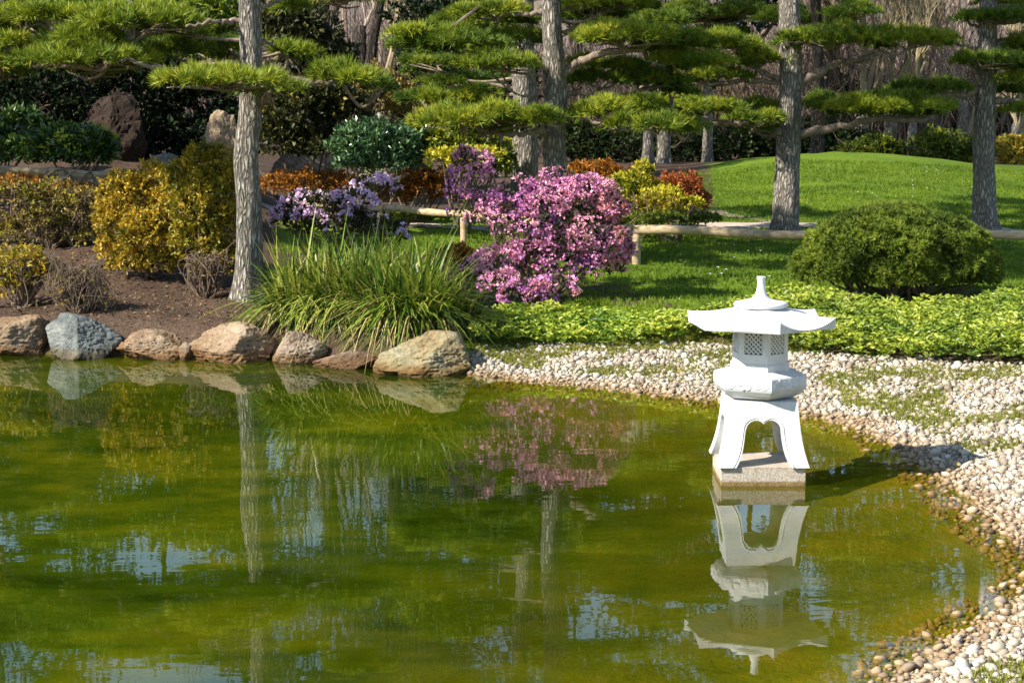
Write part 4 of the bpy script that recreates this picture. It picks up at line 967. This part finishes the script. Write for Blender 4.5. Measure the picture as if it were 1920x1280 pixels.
bare_tree('fountain-shaped pale bare tree above the lawn mound', 1707, 47, 5.0, .1, 701, 'paletwig', 'bark_pale', fan=.36, up_=.35, nb=2)
bare_tree('slim pale post-like trunk left of the right-edge pine', 1740, 52, 7, .1, 702, 'paletwig', 'bark_pale', fan=.4, up_=.5)
bare_tree('white forked trunk at the far right edge', 1902, 46, 4.5, .12, 703, 'paletwig', 'bark_pale', fan=.5)
bare_tree('dark bare trunk between near pine and layered pine', 677, 38, 15, .13, 704, 'bark_dark', 'bark_dark', fan=.4)
bare_tree('dark bare tree right behind the near pine crown', 590, 40, 14, .12, 705, 'bark_dark', 'bark_dark', fan=.4)
bare_tree('thin dark bare tree close to the near pine trunk', 560, 43, 13, .09, 706, 'bark_dark', 'bark_dark', fan=.4)
for i, (px, Y, H, lb) in enumerate(((730,58,11,'reddish bare tree between the two dark evergreens'),(1180,60,12,'reddish bare tree above the twin pines'),(1350,62,9,'reddish bare tree below the blue-green conifer'),(1560,56,9,'reddish bare tree right of the shaded pine'),(1640,62,10,'reddish bare tree left of the fountain-shaped tree'),
        (1780,58,9,'reddish bare tree left of the right-edge pine'),(1870,60,11,'reddish bare tree behind the right-edge pine'),(640,62,12,'reddish bare tree left of the dark bare trunk'),(480,60,12,'reddish bare tree behind the near pine trunk'),(1050,64,11,'reddish bare tree behind the layered pine'))):
    bare_tree(lb, px, Y, H, .13, 720+i, 'twig', None, fan=.5, up_=.3)
GTT = 'tall trees beyond the lawn, mirrored in the pond'
for i, (px, Y, top, lb) in enumerate(((-40,44,15,'far left'),(130,50,17,'behind the shaded hollow'),(300,46,14.5,'behind the golden shrub'),(430,56,18,'left of the near pine'),(620,48,15.5,'above the dark broad shrub'),(760,56,17,'left of the layered pine'),
        (900,50,15,'behind the layered pine'),(1080,58,18,'between layered pine and twin pines'),(1220,52,15,'above the twin pines'),(1420,58,17.5,'behind the blue-green conifer'),(1600,54,15,'above the lawn mound'),(1760,58,17.5,'behind the fountain-shaped tree'),(1900,53,16,'behind the right-edge pine'),(2080,55,17,'right of the frame'))):
    Y, top = Y + 17, top*1.3 - 1; rng = np.random.default_rng(760+i); x = (px-CX)*Y/F; z0 = hz(x, Y)
    t = thing('tall_tree', 'tall green tree ' + lb + ', crown mirrored in the pond', 'tree', (x, Y, z0), GTT)
    q = MB(); tr_ = spline([(x, Y, z0-.2), (x+rng.normal()*.2, Y, top*.5), (x+rng.normal()*.3, Y, top*.95)], 16); addtube(q, tr_, np.linspace(.22, .04, len(tr_)), n=10, noise=.1); q.build('trunk', M['bark_dark'], t, True)
    lob = [(np.array([x + rng.normal()*1.6, Y + rng.normal()*1.4, rng.uniform(7.2, top)]), tuple(rng.uniform(1.2, 2.3)*np.array([1, .9, .6]))) for k in range(13)]
    P, N = cloud(lob, 9000, rng, .7, -.9, 2.2, i, .7)
    V, Fc = leaves(P, N*.5 + rng.normal(size=P.shape)*.6, .3, .5, rng)
    mesh_obj('crown', V, Fc, M['hedge' if i % 3 else 'darkshrub'], t, np.clip(.5 + rng.normal(size=len(P))*.3, 0, 1))
for i, (px, Y, H, lb, m2) in enumerate(((1610,49,8,'olive bare tree between shaded pine and fountain-shaped tree','paletwig'),(1665,50,9,'bare tree with pale stem just left of the fountain-shaped tree','paletwig'),(1420,50,8,'dark bare tree left of the shaded pine','darktwig'),(1570,51,8,'dark bare tree right of the shaded pine','darktwig'),(1800,50,8,'olive bare tree left of the right-edge pine','paletwig'),(720,48,9,'olive bare tree right of the dark bare trunk','paletwig'))):
    bare_tree(lb, px, Y, H, .12, 780+i, m2, 'bark_pale' if m2 == 'paletwig' else 'bark_dark', fan=.5, up_=.25)
GB2 = 'far shrubs under the bare trees'
for i, (a, lo, Y, m2, n2) in enumerate((('far dark green laurel right of the shaded pine', [(1560,200,50,60),(1600,235,50,40)], 53, 'hedge', 5000), ('far olive shrub behind the twin trunks', [(1290,200,70,45),(1380,215,60,40)], 53, 'olive', 6000), ('far brown-green shrub left of the right-edge pine', [(1780,215,60,35),(1700,225,50,30)], 54, 'brownshrub', 5000), ('far dark shrub at the right edge', [(1900,230,60,40)], 53, 'hedge', 4000))):
    evergreen('far_shrub', a, lo, Y, m2, n2, .13, 660+i, group=GB2)
rng = np.random.default_rng(740); mb = MB(); n = 8500
Yd = rng.uniform(50, 66, n); X = (rng.uniform(-250, 2200, n)-CX)*Yd/F; Z = height(X, Yd); hgt = rng.uniform(1.2, 4.6, n)*(.65+.7*vn(np.c_[X, Yd], .25, 4))
for part in range(2):
    z0 = Z + (hgt*rng.uniform(.1, .6, n) if part else 0); d = unit(np.c_[rng.normal(size=(n,2))*(.7 if part else .36), np.ones(n)]); L = hgt*(.5 if part else 1)
    P0 = np.c_[X, Yd, z0]; P1 = P0 + d*L[:,None]*.5; P2 = P1 + unit(d + rng.normal(size=(n,3))*.25)*L[:,None]*.5; r = .014
    A = np.array([[1,0,0],[-.5,.87,0],[-.5,-.87,0]])*r
    V = np.stack([P[:,None,:] + A[None]*s for P, s in ((P0,1.3),(P1,.9),(P2,.35))], 1).reshape(n, 9, 3)
    f = np.array([[a*3+j, a*3+(j+1) % 3, a*3+3+(j+1) % 3, a*3+3+j] for a in (0,1) for j in range(3)])
    mb.add(V.reshape(-1,3), (f[None] + (np.arange(n)*9)[:,None,None]).reshape(-1, 4), np.repeat(rng.uniform(0,1,n), 6))
M['thicket'] = foliage('thicket_twigs', [(.07,.05,.036), (.17,.12,.09), (.27,.2,.15), (.42,.33,.24)], .8, .0, .1, .4)
tag(mb.build('woodland_thicket', M['thicket']), kind='stuff')
# ------------------------------------------------------------------ light, sky, camera
w = bpy.data.worlds.new('World'); SC.world = w; w.use_nodes = True; nt = w.node_tree
sk = nt.nodes.new('ShaderNodeTexSky'); sk.sky_type = 'NISHITA'; sk.sun_disc = False
sk.sun_elevation = SUN_EL; sk.sun_rotation = SUN_AZ; sk.dust_density = .35; sk.ozone_density = 2.5; sk.air_density = 1.1
bg = nt.nodes['Background']; nt.links.new(sk.outputs[0], bg.inputs[0]); bg.inputs[1].default_value = .105
l = bpy.data.lights.new('sun', 'SUN'); l.energy = 5.0; l.angle = math.radians(.5); l.color = (1, .94, .85)
so = bpy.data.objects.new('sun', l); COL.objects.link(so)
sd = Vector((math.sin(SUN_AZ)*math.cos(SUN_EL), math.cos(SUN_AZ)*math.cos(SUN_EL), math.sin(SUN_EL)))
so.rotation_euler = sd.to_track_quat('Z', 'Y').to_euler(); so.location = sd*30
cd = bpy.data.cameras.new('camera'); cam = bpy.data.objects.new('camera', cd); COL.objects.link(cam)
cd.sensor_width = 36; cd.lens = F/1920*36; cd.clip_end = 5000; cam.location = (0, 0, CAMZ)
cam.rotation_euler = (math.pi/2 - TH, 0, 0); SC.camera = cam
SC.view_settings.view_transform = 'Standard'; SC.view_settings.look = 'None'; SC.view_settings.exposure = 1.12; SC.view_settings.gamma = 1
SC.cycles.max_bounces = 6; SC.cycles.transparent_max_bounces = 6; SC.cycles.caustics_reflective = False; SC.cycles.use_denoising = True
print('PEBBLES', npeb, 'LANTERN', LX, LY)
